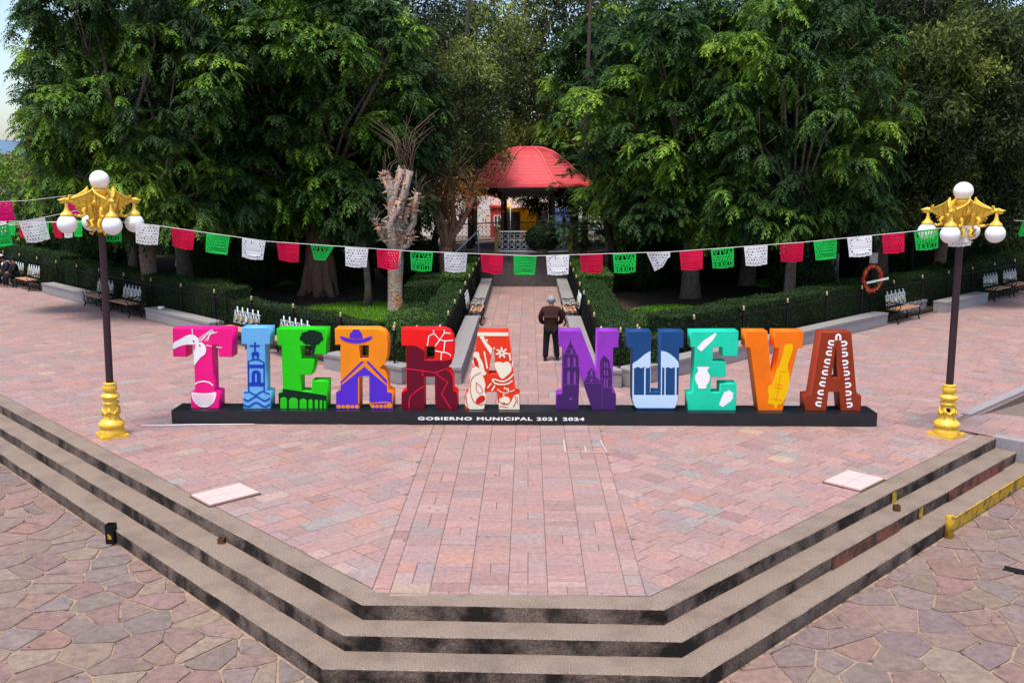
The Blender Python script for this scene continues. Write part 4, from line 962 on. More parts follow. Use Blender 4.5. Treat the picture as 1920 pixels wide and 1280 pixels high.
# T
T = letter(1, 955, [(88, 182), (664, 182), (657, 455), (532, 455), (520, 340), (466, 340), (474, 785), (530, 792), (530, 955), (257, 955), (255, 792), (298, 785), (290, 340), (220, 340), (220, 455), (92, 455)], [], 'magenta', 'magenta letter T with white hands weaving and a basket')
flatp(T, 1, 955, [smooth([(90, 318), (160, 286), (235, 240), (300, 240), (345, 290), (330, 330), (292, 336), (222, 334), (150, 352), (92, 386)], 1)], 'white_print', 'hand_print')
flatp(T, 1, 955, [smooth([(294, 378), (306, 335), (350, 305), (392, 328), (412, 370), (402, 428), (360, 452), (322, 500), (293, 545), (292, 440)], 1)], 'white_print', 'hand_print', 1)
flatp(T, 1, 955, [arc(292, 303, 9, 11, 0, 324, 9), arc(350, 342, 9, 11, 0, 324, 9), [(280, 345), (312, 352), (290, 362)], [(285, 370), (310, 362), (292, 388)]], 'paint_magenta', 'hand_shading_print', 3)
flatp(T, 1, 955, [ribbon(p, 7) for p in ([(279, 186), (281, 243)], [(335, 282), (400, 235), (472, 190)], [(362, 305), (430, 225), (470, 195)], [(400, 300), (440, 250), (478, 205)], [(340, 300), (420, 240), (518, 216)], [(425, 300), (450, 225), (488, 210)], [(410, 340), (466, 351)], [(505, 356), (562, 364)])], 'white_print', 'straw_print', 1)
flatp(T, 1, 955, [smooth([(262, 792), (300, 800), (380, 806), (460, 800), (506, 790), (496, 850), (470, 905), (425, 938), (380, 942), (335, 932), (290, 895), (268, 840)], 1)], 'white_print', 'basket_print')
flatp(T, 1, 955, [ribbon([(280 + k * 3, 822 + k * 21 + 4 * ((j + k) % 2)) if j == 0 else (280 + k * 5 + j * (200 - 10 * k) / 8, 822 + k * 21 + 5 * ((j + k) % 2)) for j in range(9)], 4) for k in range(5)] , 'paint_magenta', 'weave_print', 2)
flatp(T, 1, 955, [ribbon([(298, 718), (325, 698), (380, 688), (435, 698), (472, 728)], 12)], 'white_print', 'basket_handle_print')
# I
I = letter(1, 962, [(748, 180), (1022, 180), (1020, 338), (974, 338), (976, 790), (1022, 797), (1022, 962), (760, 962), (757, 797), (803, 790), (795, 338), (745, 338)], [], 'sky', 'light blue letter I with a dark blue chapel above waves')
flatp(I, 1, 962, [[(868, 318), (886, 318), (886, 345), (922, 345), (922, 362), (886, 362), (886, 405), (868, 405), (868, 362), (825, 362), (825, 345), (868, 345)],
                  [(840, 425), (860, 408), (900, 408), (918, 425), (915, 450), (912, 480), (893, 480), (893, 448), (868, 448), (868, 480), (848, 480), (845, 450)]], 'print_blue', 'cross_print')
flatp(I, 1, 962, [ribbon([(812, 790), (812, 500), (850, 488), (880, 484), (925, 490), (962, 515), (962, 790)], 15), [(805, 532), (970, 532), (970, 566), (805, 566)], [(842, 705), (842, 615), (858, 592), (885, 585), (912, 592), (930, 615), (930, 705), (970, 705), (970, 742), (805, 742), (805, 705)]], 'print_blue', 'chapel_print', 0)
flatp(I, 1, 962, [[(878, 620), (892, 620), (892, 700), (878, 700)]], 'paint_sky', 'door_print', 3)
def wave(y, x0, x1, ph=0): return ribbon([(x0 + (x1 - x0) * k / 24, y + 20 * math.sin(k / 24 * 3.1 * PI + ph)) for k in range(25)], 15)
flatp(I, 1, 962, [ribbon([(812, 790), (850, 815), (885, 828), (925, 800), (962, 785)], 14), ribbon([(765, 800), (812, 800)], 12), ribbon([(962, 800), (1015, 815)], 12), wave(862, 762, 1016), wave(920, 762, 1016)], 'print_blue', 'wave_print', 1)
# E
E_ = letter(1, 955, [(1083, 182), (1562, 182), (1557, 425), (1413, 425), (1412, 345), (1312, 345), (1312, 472), (1440, 472), (1434, 560), (1412, 625), (1312, 625), (1312, 780), (1412, 785), (1415, 682), (1567, 682), (1562, 955), (1098, 955), (1095, 797), (1138, 790), (1128, 340), (1085, 340)], [], 'green', 'bright green letter E with a dark tree and an aqueduct')
rd = random.Random(4); tp = []
for k in range(46):
    a = 2 * PI * k / 46; rx, ry = 112, 66; q = 1 + .05 * math.sin(a * 7) + rd.uniform(-.06, .05); tp.append((1420 + rx * q * math.cos(a), 262 + ry * q * math.sin(a) + (8 if math.sin(a) > 0 else 0)))
tp = [(min(x, 1552), min(y, 340)) for x, y in tp]
flatp(E_, 1, 955, [tp], 'print_darkgreen', 'tree_crown_print')
flatp(E_, 1, 955, [[(1400, 320), (1465, 320), (1447, 380), (1442, 422), (1416, 422), (1414, 360)]], 'print_darkgreen', 'tree_trunk_print', 1)
flatp(E_, 1, 955, [[(1140, 758), (1310, 782), (1558, 822), (1556, 952), (1100, 952), (1098, 800), (1138, 792)]], 'print_darkgreen', 'aqueduct_print')
ar = []
for x0, x1, yt in ((1115, 1178, 838), (1198, 1284, 842), (1300, 1368, 852), (1384, 1424, 858), (1444, 1476, 862), (1492, 1516, 866), (1532, 1550, 870)):
    ar.append([(x0, 951), (x1, 951)] + arc((x0 + x1) / 2, yt + (x1 - x0) / 2 * .8, (x1 - x0) / 2, (x1 - x0) / 2 * .8, 0, -180, 8))
flatp(E_, 1, 955, ar, 'paint_green', 'arch_print', 1)
# R orange
Ro = [(100, 180), (490, 180), (545, 200), (578, 245), (588, 330), (582, 430), (562, 495), (512, 540), (555, 565), (580, 620), (585, 740), (632, 762), (632, 925), (440, 925), (420, 895), (413, 860), (413, 615), (325, 615), (325, 925), (105, 925), (105, 765), (150, 740), (148, 328), (100, 328)]
R1 = letter(2, 925, Ro, [[(325, 333), (410, 333), (410, 455), (325, 455)]], 'amber', 'orange letter R with a violet hat and poncho')
flatp(R1, 2, 925, [[(232, 262), (238, 225), (262, 200), (265, 186), (325, 186), (328, 202), (350, 225), (356, 265), (295, 272)], smooth([(142, 250), (165, 248), (225, 268), (295, 278), (365, 270), (425, 248), (448, 250), (430, 280), (365, 308), (295, 315), (225, 306), (165, 285)], 1)], 'print_violet', 'hat_print')
flatp(R1, 2, 925, [ribbon([(294, 318), (294, 330)], 4)], 'print_violet', 'hat_cord_print')
flatp(R1, 2, 925, [[(150, 668), (340, 480), (370, 480), (150, 690)], [(385, 482), (410, 480), (578, 655), (578, 690)]], 'print_violet', 'shawl_band_print')
zig = [(152, 700)]
for k in range(1, 13): zig += [(152 + k * 16, 700 - k * 13), (156 + k * 16, 706 - k * 13)]
zig += [(368, 525)]
for k in range(1, 13): zig += [(372 + k * 16.5, 530 + k * 14), (378 + k * 16.5, 528 + k * 14 + 8)]
flatp(R1, 2, 925, [zig + [(580, 768), (622, 770), (624, 858), (560, 848), (425, 862), (416, 845), (416, 612), (322, 612), (310, 640), (310, 868), (110, 880), (108, 768), (150, 742)]], 'print_violet', 'poncho_print', 0)
st = []
for k in range(5): st.append(smooth([(x, y) for x, y in arc(133 + k * 42, 900, 21, 19 - 2 * (k % 2), 0, 315, 7)], 1))
for k in range(5): st.append(smooth([(x, y) for x, y in arc(448 + k * 38, 896 - (8 if k == 4 else 0), 18 + 8 * (k == 4), 18 + 10 * (k == 4), 0, 315, 7)], 1))
flatp(R1, 2, 925, [[(108, 882), (322, 870), (322, 922), (108, 922)], [(430, 872), (626, 860), (626, 922), (440, 922)]], 'print_violet', 'stone_ground_print', 1)
flatp(R1, 2, 925, st, 'paint_amber', 'stone_print', 2)
# R red
Rr_ = [(710, 180), (1100, 180), (1150, 200), (1182, 248), (1193, 330), (1188, 430), (1167, 500), (1115, 543), (1160, 565), (1185, 620), (1190, 740), (1224, 762), (1226, 922), (1050, 922), (1028, 895), (1018, 860), (1016, 618), (920, 618), (920, 922), (708, 922), (708, 765), (755, 740), (752, 330), (708, 330)]
R2 = letter(2, 922, Rr_, [[(926, 338), (1015, 338), (1015, 463), (926, 463)]], 'red', 'red and maroon letter R with a branching white line')
flatp(R2, 2, 922, [[(756, 332), (800, 328), (850, 335), (895, 362), (922, 380), (922, 466), (1045, 466), (1100, 470), (1165, 455), (1180, 455), (1160, 500), (1108, 543), (1156, 567), (1180, 622), (1186, 742), (1220, 766), (1222, 918), (1052, 918), (1032, 895), (1022, 860), (1020, 613), (916, 613), (916, 918), (712, 918), (712, 768), (759, 742)]], 'print_maroon', 'maroon_field_print')
flatp(R2, 2, 922, [ribbon(p, 9) for p in ([(948, 332), (962, 242), (1008, 218), (1003, 184)], [(1008, 218), (1062, 275), (1105, 212), (1102, 186)], [(1062, 275), (1020, 335)], [(1062, 275), (1110, 286), (1185, 279)], [(1105, 212), (1160, 216)], [(1110, 286), (1098, 388)], [(1020, 376), (1080, 388), (1125, 394), (1160, 412), (1160, 428)], [(1080, 388), (1072, 460)])], 'white_print', 'white_vein_print')
flatp(R2, 2, 922, [ribbon(p, 9) for p in ([(758, 542), (900, 560), (1020, 578), (1070, 560), (1108, 545)], [(1020, 578), (1070, 620), (1135, 665), (1080, 775), (1125, 850), (1162, 915)], [(916, 575), (896, 590), (912, 610)], [(914, 705), (850, 745), (790, 800), (778, 860), (780, 915)])], 'print_rose', 'red_vein_print', 1)
# A vermilion / cream
A1 = letter(2, 928, [(1413, 200), (1690, 200), (1756, 765), (1797, 775), (1800, 928), (1604, 928), (1590, 762), (1488, 762), (1472, 928), (1290, 928), (1303, 768), (1326, 762)], [[(1543, 375), (1560, 375), (1580, 596), (1508, 596)]], 'vermilion', 'vermilion letter A covered in cream faces, a flower and a heart')
cr = [[(1410, 212), (1690, 212), (1692, 246), (1406, 246)], [(1425, 248), (1465, 248), (1490, 300), (1545, 360), (1533, 418), (1480, 340)],
      smooth([(1372, 400), (1395, 388), (1425, 398), (1428, 440), (1460, 490), (1470, 560), (1495, 590), (1470, 610), (1440, 600), (1425, 560), (1420, 500), (1395, 440), (1368, 440)], 1),
      smooth([(1352, 540), (1400, 520), (1440, 570), (1470, 640), (1485, 700), (1470, 745), (1490, 790), (1485, 840), (1472, 905), (1468, 924), (1294, 924), (1306, 772), (1330, 760)], 1),
      ribbon(smooth([(1470, 385), (1480, 440), (1500, 545)], 1, False), 14), ribbon([(1362, 470), (1380, 520)], 14)]
flatp(A1, 2, 928, cr, 'print_cream', 'face_print')
pet = []
for k in range(7):
    a = R(k * 51.4 + 10); c = (1632 + 34 * math.cos(a), 398 + 30 * math.sin(a)); pet.append([(c[0] + 27 * math.cos(a) * math.cos(b) - 10 * math.sin(a) * math.sin(b), c[1] + 24 * math.sin(a) * math.cos(b) + 10 * math.cos(a) * math.sin(b)) for b in [q * PI / 5 for q in range(10)]])
flatp(A1, 2, 928, pet, 'print_cream', 'flower_print')
flatp(A1, 2, 928, [smooth([(1645, 492), (1672, 478), (1700, 482), (1720, 520), (1722, 570), (1690, 600), (1640, 645), (1615, 625), (1590, 575), (1565, 520), (1570, 485), (1610, 480)], 1)], 'print_cream', 'heart_print')
flatp(A1, 2, 928, [ribbon(smooth([(1738, 595), (1700, 640), (1640, 668), (1560, 640), (1540, 650), (1580, 690), (1680, 690), (1730, 655)], 1, False), 14), ribbon([(1535, 680), (1500, 725)], 12), ribbon([(1570, 700), (1540, 750)], 14), ribbon(smooth([(1590, 735), (1640, 770), (1700, 770), (1690, 715), (1670, 740), (1710, 760), (1750, 740)], 1, False), 8), ribbon([(1700, 400), (1712, 470)], 16), ribbon([(1735, 470), (1725, 530)], 10)], 'print_cream', 'scroll_print', 1)
flatp(A1, 2, 928, [[(1602, 850), (1640, 880), (1690, 885), (1720, 850), (1740, 800), (1760, 785), (1792, 780), (1796, 924), (1608, 924)], smooth([(1600, 830), (1660, 800), (1700, 810), (1712, 850), (1680, 875), (1625, 860)], 1)], 'print_cream', 'lower_face_print', 0)
flatp(A1, 2, 928, [ribbon(smooth([(1440, 580), (1360, 620), (1340, 700), (1345, 780), (1375, 860), (1440, 885), (1480, 870)], 2, False), 6), ribbon(smooth([(1395, 670), (1450, 720), (1455, 770), (1425, 780), (1395, 740), (1398, 680)], 1, False), 6), smooth([(1395, 830), (1440, 790), (1480, 798), (1478, 840), (1430, 872), (1395, 868)], 1), ribbon([(1400, 850), (1478, 830)], 8), ribbon(smooth([(1372, 455), (1400, 470), (1415, 500), (1372, 500)], 1, False), 7), ribbon([(1305, 800), (1310, 860), (1322, 895)], 7), ribbon([(1755, 800), (1765, 840), (1740, 900)], 7), [(1645, 852), (1668, 866), (1650, 872)], ribbon([(1610, 890), (1690, 905)], 6), ribbon([(1775, 800), (1778, 880)], 5)], 'print_bloodred', 'face_line_print', 2)
flatp(A1, 2, 928, [arc(1495, 285, 8, 13, 0, 324, 9), arc(1563, 358, 7, 12, 0, 324, 9), arc(1650, 790, 8, 12, 0, 324, 9), arc(1660, 725, 8, 11, 0, 324, 9)], 'print_cream', 'drop_print', 2)
# N
N_ = letter(3, 970, [(448, 207), (662, 207), (806, 575), (812, 207), (1020, 207), (1018, 365), (970, 368), (962, 788), (985, 793), (998, 815), (998, 970), (770, 970), (650, 615), (638, 970), (425, 970), (425, 815), (480, 805), (487, 367), (448, 360)], [], 'purple', 'purple letter N with a dark church silhouette')
flatp(N_, 3, 970, [[(560, 280), (566, 325), (598, 385), (612, 420), (615, 425), (636, 450), (638, 548), (646, 560), (641, 720), (634, 966), (429, 966), (429, 822), (484, 812), (490, 560), (492, 425), (508, 420), (522, 385), (553, 325)]], 'print_plum', 'bell_tower_print')
flatp(N_, 3, 970, [[(715, 655), (728, 600), (762, 560), (795, 600), (800, 650), (860, 700), (862, 966), (775, 966), (695, 738), (690, 690)], [(864, 966), (864, 700), (846, 690), (842, 500), (878, 440), (932, 490), (940, 560), (957, 600), (957, 792), (980, 797), (993, 818), (993, 966)]], 'print_plum', 'church_print')
wn = [[(532, 550), (532, 470), (543, 455), (555, 470), (555, 550)], [(588, 550), (588, 470), (599, 455), (610, 470), (610, 550)], [(530, 718), (530, 600), (543, 588), (556, 600), (556, 718)], [(592, 718), (592, 605), (603, 595), (614, 605), (614, 718)], [(552, 848), (576, 848), (576, 872), (552, 872)], [(560, 392), (582, 392), (582, 425), (560, 425)],
      [(752, 632), (752, 590), (762, 580), (772, 590), (772, 632)], arc(762, 684, 13, 13, 0, 324, 9)] + [[(x, y1), (x, y0), (x + 12, y0), (x + 12, y1)] for x in (880, 905) for y0, y1 in ((510, 550), (580, 635), (672, 745))]
flatp(N_, 3, 970, wn, 'print_lilac', 'church_window_print', 1)
flatp(N_, 3, 970, [ribbon(p, 5) for p in ([(490, 552), (640, 548)], [(494, 428), (625, 432)], [(488, 722), (640, 722)], [(515, 380), (605, 380)], [(700, 708), (858, 708)], [(695, 690), (762, 655), (855, 705)], [(845, 556), (936, 556)], [(850, 665), (950, 665)], [(866, 750), (955, 750)], [(722, 638), (800, 638)])], 'print_lilac', 'church_line_print', 1)
# U
U_ = letter(3, 965, [(1095, 208), (1327, 208), (1326, 787), (1420, 787), (1412, 208), (1640, 208), (1640, 362), (1599, 368), (1594, 860), (1580, 915), (1552, 965), (1200, 965), (1165, 915), (1150, 860), (1146, 368), (1095, 362)], [], 'navy', 'dark blue letter U with a pale blue bandstand')
flatp(U_, 3, 965, [smooth([(1324, 392), (1324, 392), (1324, 545), (1324, 545), (1152, 548), (1152, 548), (1152, 510), (1200, 485), (1260, 430)], 1), smooth([(1424, 390), (1424, 390), (1424, 548), (1424, 548), (1594, 550), (1594, 550), (1594, 500), (1560, 460), (1490, 405)], 1)], 'print_ice', 'canopy_print')
flatp(U_, 3, 965, [ribbon([(1160, 548), (1160, 815)], 14), ribbon([(1272, 548), (1272, 815)], 14), ribbon([(1430, 548), (1430, 815)], 10), ribbon([(1464, 548), (1464, 815)], 12), ribbon([(1566, 548), (1566, 815)], 16), ribbon([(1324, 548), (1324, 790)], 4)] + [arc(x, 546, 17, 11, 0, 324, 9) for x in (1175, 1235, 1297, 1462, 1522)], 'print_ice', 'column_print', 1)
flatp(U_, 3, 965, [[(1153, 814), (1590, 814), (1588, 865), (1572, 915), (1556, 940), (1194, 940), (1172, 915), (1155, 865)]], 'print_ice', 'platform_print', 2)
# E mint
E2 = letter(4, 940, [(112, 212), (552, 208), (550, 437), (408, 437), (405, 355), (320, 355), (318, 488), (440, 488), (438, 630), (305, 630), (302, 772), (388, 772), (388, 690), (543, 690), (536, 940), (92, 940), (90, 782), (138, 775), (150, 355), (112, 355)], [], 'mint', 'mint green letter E with a white bottle, vase and jug')
flatp(E2, 4, 940, [[(338, 222), (352, 235), (342, 250), (318, 290), (282, 325), (212, 394), (172, 360), (225, 300), (268, 270), (325, 232)]], 'white_print', 'bottle_print')
flatp(E2, 4, 940, [smooth([(165, 533), (298, 533), (272, 552), (270, 580), (292, 605), (296, 640), (282, 680), (258, 712), (264, 735), (185, 735), (190, 712), (168, 680), (156, 640), (160, 605), (185, 580), (184, 552)], 1)], 'white_print', 'vase_print')
flatp(E2, 4, 940, [[(428, 765), (458, 757), (470, 745), (495, 765), (512, 778), (502, 795), (510, 815), (490, 848), (415, 905), (380, 885), (400, 825)]], 'white_print', 'jug_print')
# V
V_ = letter(4, 940, [(612, 208), (818, 208), (864, 700), (925, 362), (878, 356), (880, 208), (1148, 208), (1142, 356), (1098, 360), (965, 940), (738, 940), (658, 360), (612, 355)], [], 'orange', 'orange letter V with a yellow vessel')
flatp(V_, 4, 940, [smooth([(975, 320), (1060, 320), (1045, 400), (1000, 530), (1020, 590), (1028, 640), (1010, 760), (975, 850), (960, 875), (915, 880), (912, 920), (890, 920), (888, 880), (820, 870), (840, 820), (825, 740), (838, 690), (862, 715), (900, 560), (925, 530), (958, 420)], 1)], 'print_yellow', 'vessel_print')
flatp(V_, 4, 940, [ribbon(p, 5) for p in ([(935, 570), (990, 580)], [(890, 690), (960, 700)], [(880, 720), (955, 730)], [(860, 820), (960, 845)], [(940, 600), (905, 840)])], 'paint_orange', 'vessel_line_print', 1)
# A brown
A2 = letter(4, 938, [(1308, 214), (1587, 210), (1645, 788), (1688, 792), (1685, 938), (1497, 938), (1480, 760), (1385, 760), (1368, 938), (1168, 938), (1167, 792), (1225, 786)], [[(1447, 350), (1480, 632), (1408, 632)]], 'brick', 'rust brown letter A with rows of white horseshoe shapes')
us = []
def ushape(cx, cy, ang, s=30):
    pts = [(-.95 * s, -.75 * s), (.1 * s, -.75 * s)] ; pts = [(s * .95, -s * .62), (-.1 * s, -s * .62)] + arc(-.1 * s, 0, .72 * s, .62 * s, -90, -270, 8) + [(s * .95, s * .62)]
    ca, sa = math.cos(R(ang)), math.sin(R(ang)); us.append(ribbon([(cx + x * ca - y * sa, cy + x * sa + y * ca) for x, y in pts], s * .62))
ushape(1466, 258, 90)
for i, (x, y) in enumerate([(1402, 308), (1384, 402), (1370, 478), (1350, 580), (1328, 684), (1313, 764), (1294, 870)]): ushape(x, y, 8 if i % 2 == 0 else 2, 27)
for i, (x, y) in enumerate([(1520, 315), (1528, 412), (1533, 488), (1548, 585), (1562, 694), (1567, 770), (1578, 878)]): ushape(x, y, 172 if i % 2 == 0 else 178, 27)
for x, y in [(1390, 352), (1358, 528), (1336, 632), (1303, 818)]: us.append(ribbon([(x - 22, y - 4), (x + 22, y + 4)], 13))
for x, y in [(1522, 364), (1538, 535), (1554, 638), (1571, 826)]: us.append(ribbon([(x - 22, y + 4), (x + 22, y - 4)], 13))
flatp(A2, 4, 938, us, 'white_print', 'horseshoe_print')

# ---------------------------------------------------------------- papel picado strings
def flag_mesh(kind, m, seed, w=.43, h=.36, fold=0):
    rd = random.Random(seed); H = w / 2
    out = [(-H, 0), (H, 0), (H * .93, -h * .62), (H * .90, -h * .96)]
    for k in range(1, 13):
        u = k / 13; x = H * .9 * (1 - 2 * u); y = -h * (.93 + .05 * math.sin(u * PI) + .035 * abs(math.sin(u * PI * 4.5))); out.append((x, y))
    out += [(-H * .90, -h * .97), (-H * .93, -h * .6)]
    if fold == 1: out = [(-H, 0), (H, 0), (H * .75, -h * .25), (H * .35, -h * .7), (H * .2, -h * .8), (-H * .7, -h * .8), (-H * .85, -h * .4)]
    if fold == 2: out = [(-H, 0), (H, 0), (H * 1.0, -h * .25), (H * .8, -h * .32), (H * .4, -h * .75), (-H * .3, -h * 1.0), (-H * .6, -h * .55)]
    holes = []
    def inside(x, y, mg=.02):
        p = out; n = len(p); c = False
        for i in range(n):
            x1, y1 = p[i]; x2, y2 = p[(i + 1) % n]
            if (y1 > y) != (y2 > y) and x < (x2 - x1) * (y - y1) / (y2 - y1) + x1: c = not c
            dx, dy = x2 - x1, y2 - y1; L2 = dx * dx + dy * dy or 1; t = max(0, min(1, ((x - x1) * dx + (y - y1) * dy) / L2))
            if math.hypot(x1 + t * dx - x, y1 + t * dy - y) < mg: return False
        return c
    g = .050; ny = int(h / g); nx = int(w / g)
    for j in range(1, ny):
        for i in range(nx + 1):
            x = -H + i * g + (g / 2 if j % 2 else 0) + rd.uniform(-.003, .003); y = -j * g + rd.uniform(-.003, .003); cy_ = -h * .48; r = math.hypot(x, y - cy_); a = math.atan2(y - cy_, x)
            if kind == 'eagle' and (r < .075 and rd.random() < .72): continue
            if kind == 'frame' and (abs(x) < H * .58 and abs(y - cy_) < h * .30): continue
            if kind == 'frame' and rd.random() < .25: continue
            if kind == 'portrait' and r < .085: continue
            if kind == 'viva' and (-h * .34 < y < -h * .06 or -h * .92 < y < -h * .66): continue
            if kind == 'figure' and (abs(x) < .06 and rd.random() < .7): continue
            l = g * rd.uniform(.30, .52); b = g * rd.uniform(.14, .30); th = a + (PI / 2 if kind in ('portrait', 'figure') else rd.choice((0, PI / 2, .8)))
            if kind in ('portrait', 'figure'): b *= .7
            if not inside(x, y, l + .008): continue
            ca, sa = math.cos(th), math.sin(th)
            holes.append([(x + l * ca * cu_ - b * sa * sv, y + l * sa * cu_ + b * ca * sv) for cu_, sv in ((-1, 0), (0, -1), (1, 0), (0, 1))])
    if kind == 'portrait': 
        for k in range(16): a = k * PI / 8; x, y = .085 * math.cos(a), -h * .48 + .095 * math.sin(a); holes.append([(x + .008, y), (x, y + .008), (x - .008, y), (x, y - .008)]) if inside(x, y, .012) else 0
        holes = [q for q in holes if not (.068 < math.hypot(sum(p[0] for p in q) / 4, sum(p[1] for p in q) / 4 + h * .48) < .112 and abs(q[0][0] - q[2][0]) > .0165)] if False else holes[:]
    if kind == 'viva':
        for (y0, y1, xr) in ((-.03, -.118, .175), (-.245, -.325, .175)):
            if fold == 0 or y0 > -.2: holes.append([(-xr, y0), (xr if not fold else .1, y0), (xr * .97 if not fold else .08, y1), (-xr * .97, y1)])
    # drop holes that collide with each other
    keep = []
    for q in holes:
        c = (sum(p[0] for p in q) / 4, sum(p[1] for p in q) / 4)
        if all(math.hypot(c[0] - k_[0], c[1] - k_[1]) > .030 for k_, _ in keep) or abs(q[0][0] - q[1][0]) > .1: keep.append((c, q))
    me = curve_mesh([out] + [q for _, q in keep], 0)
    bm = bmesh.new(); bm.from_mesh(me)
    if kind == 'viva':
        GL = {'V': [[(0, 1), (.5, 0), (1, 1)]], 'I': [[(.5, 0), (.5, 1)]], 'A': [[(0, 0), (.5, 1), (1, 0)], [(.25, .4), (.75, .4)]], 'M': [[(0, 0), (0, 1), (.5, .4), (1, 1), (1, 0)]], 'E': [[(1, 1), (0, 1), (0, 0), (1, 0)], [(0, .5), (.8, .5)]],
              'X': [[(0, 0), (1, 1)], [(0, 1), (1, 0)]], 'C': [[(1, 1), (0, 1), (0, 0), (1, 0)]], 'O': [[(0, 0), (1, 0), (1, 1), (0, 1), (0, 0)]]}
        q = 0
        for word, y0, y1 in (('VIVA', -.118, -.03), ('MEXICO', -.325, -.245)):
            if fold and word == 'MEXICO': continue
            n = len(word); cw = .33 / n
            for i, ch in enumerate(word):
                for s in GL[ch]:
                    q += 1; pts = [(-.165 + cw * i + cw * .12 + a * cw * .76, y0 + .002 + b * (y1 - y0 - .004)) for a, b in s]
                    rb = ribbon(pts, .027 if n == 4 else .0215); k = len(pts)
                    vs = [bm.verts.new((x, y, .0006 + .0003 * (q % 3))) for x, y in rb]
                    for a in range(k - 1):
                        try: bm.faces.new((vs[a], vs[a + 1], vs[2 * k - 2 - a], vs[2 * k - 1 - a]))
                        except ValueError: pass
    bm.to_mesh(me); bm.free()
    xz(me, 0); A = rd.uniform(.012, .03); ph = rd.uniform(0, 6)
    for v in me.vertices: v.co.y += A * math.sin(v.co.x * 12 + ph) * (-v.co.z / h) + .02 * (v.co.z / h) ** 2
    me.materials.clear(); me.materials.append(M[m]); return me
KM = {}
def flag(kind, colr, label, p, q, seed, fold=0, group='papel picado flags on the long string', scale=1, yaw=None, narrow=1):
    key = (kind, colr, seed % 3, fold)
    if key not in KM: KM[key] = flag_mesh(kind, 'paper_' + colr, seed, fold=fold)
    p = Vector(p); q = Vector(q); t = thing('paper_flag', label, 'paper flag', (p + q) / 2, math.atan2(q.y - p.y, q.x - p.x) if yaw is None else yaw, group)
    t.rotation_euler.y = -math.atan2(q.z - p.z, (q - p).xy.length); s = (q - p).length / .43; t.scale = (s * narrow, s, s * scale)
    o = link('paper', KM[key], t)
    t.rotation_euler.x = R(random.uniform(-11, 11)); t.rotation_euler.z += R(random.uniform(-9, 9)); return t
SP = [(-10.3, 3.88), (-9.0, 4.08 - .06), (-7.46, 4.03), (-6.8, 3.97), (-4.76, 3.68), (-2.23, 3.51), (.1, 3.42), (2.62, 3.5), (4.92, 3.67), (6.82, 3.86), (7.58, 3.95), (8.3, 4.0)]
def sz_(x):
    for (a, za), (b, zb) in zip(SP, SP[1:]):
        if a <= x <= b: return za + (zb - za) * (x - a) / (b - a)
    return SP[-1][1]
YS = 17.45
SC = [(p[0] * YS / 17.3, 4.9 + (p[1] - 4.9) * YS / 17.3) for p in SP]; SP = SC
def px2x(u): return (u - 990) / 100.4     # position along the string plane
mb = MB(); mb.tube([(x, YS, z) for x, z in SP], .005, 5); tag(mb.build('flag_string', 'string'), 'white string sagging between the lamps and carrying the paper flags', 'string')
row = [(220, 'viva', 'green', 0), (288, 'eagle', 'white', 0), (354, 'figure', 'red', 0), (418, 'portrait', 'green', 0), (484, 'frame', 'white', 0), (547, 'figure', 'red', 0), (611, 'viva', 'green', 1), (674, 'eagle', 'white', 0), (732, 'figure', 'red', 0), (794, 'viva', 'green', 0),
       (857, 'eagle', 'white', 0), (924, 'figure', 'red', 0), (985, 'portrait', 'green', 0), (1045, 'frame', 'white', 0), (1107, 'figure', 'red', 0), (1168, 'viva', 'green', 0), (1230, 'eagle', 'white', 2), (1290, 'figure', 'red', 0), (1347, 'viva', 'green', 0), (1408, 'eagle', 'white', 0),
       (1474, 'figure', 'red', 0), (1534, 'portrait', 'green', 0), (1596, 'frame', 'white', 0), (1657, 'figure', 'red', 0), (1716, 'viva', 'green', 0), (1776, 'frame', 'white', 0)]
ORD = ['first', 'second', 'third', 'fourth', 'fifth', 'sixth', 'seventh', 'eighth', 'ninth']
cc = {'green': 0, 'white': 0, 'red': 0}
DES = dict(viva='cut with the words VIVA MEXICO', eagle='cut with an eagle pattern', figure='cut with a fine figure pattern', portrait='cut with an oval portrait', frame='cut with a frame of slits')
for i, (u, kd, cl, fo) in enumerate(row):
    x = px2x(u); a, b = x - .215, x + .215
    lab = '%s paper flag %s, %s %s one from left lamp' % (cl, DES[kd], ORD[cc[cl]], cl); cc[cl] += 1
    flag(kd, cl, lab, (a, YS, sz_(a) - .004), (b, YS, sz_(b) - .004), 10 + i, fo)
flag('eagle', 'white', 'large white paper flag cut with an eagle pattern left of the left lamp', (-9.32, YS - .1, 4.02), (-8.84, YS - .1, 4.10), 3, group='paper flags left of the left lamp')
flag('portrait', 'green', 'green paper flag cut off by the left edge, on the lower string', (-10.0, YS - .15, 3.92), (-9.52, YS - .12, 3.99), 4, group='paper flags left of the left lamp')
mb = MB(); mb.tube([(-10.6, YS - .2, 3.80), (-9.52, YS - .12, 3.99), (-8.84, YS - .1, 4.11), (-7.9, YS - .05, 4.30)], .004, 5); tag(mb.build('flag_string', 'string'), 'string rising from the left edge to the left lamp head', 'string')
# upper-left pink flags, a little further off
flag('figure', 'pink', 'pink paper flag behind the left lamp globe', (-9.75, 20, 4.36), (-9.28, 20, 4.48), 8, group='paper flags left of the left lamp')
flag('figure', 'pink', 'pink paper flag at the left edge under the tree', (-11.35, 20, 4.30), (-10.85, 20, 4.33), 9, group='paper flags left of the left lamp')
mb = MB(); mb.tube([(-11.6, 20, 4.30), (-10.6, 20, 4.33), (-9.28, 20, 4.48), (-8.6, 19, 4.5)], .004, 5); tag(mb.build('flag_string', 'string'), 'thin string behind the left lamp with pink flags', 'string')
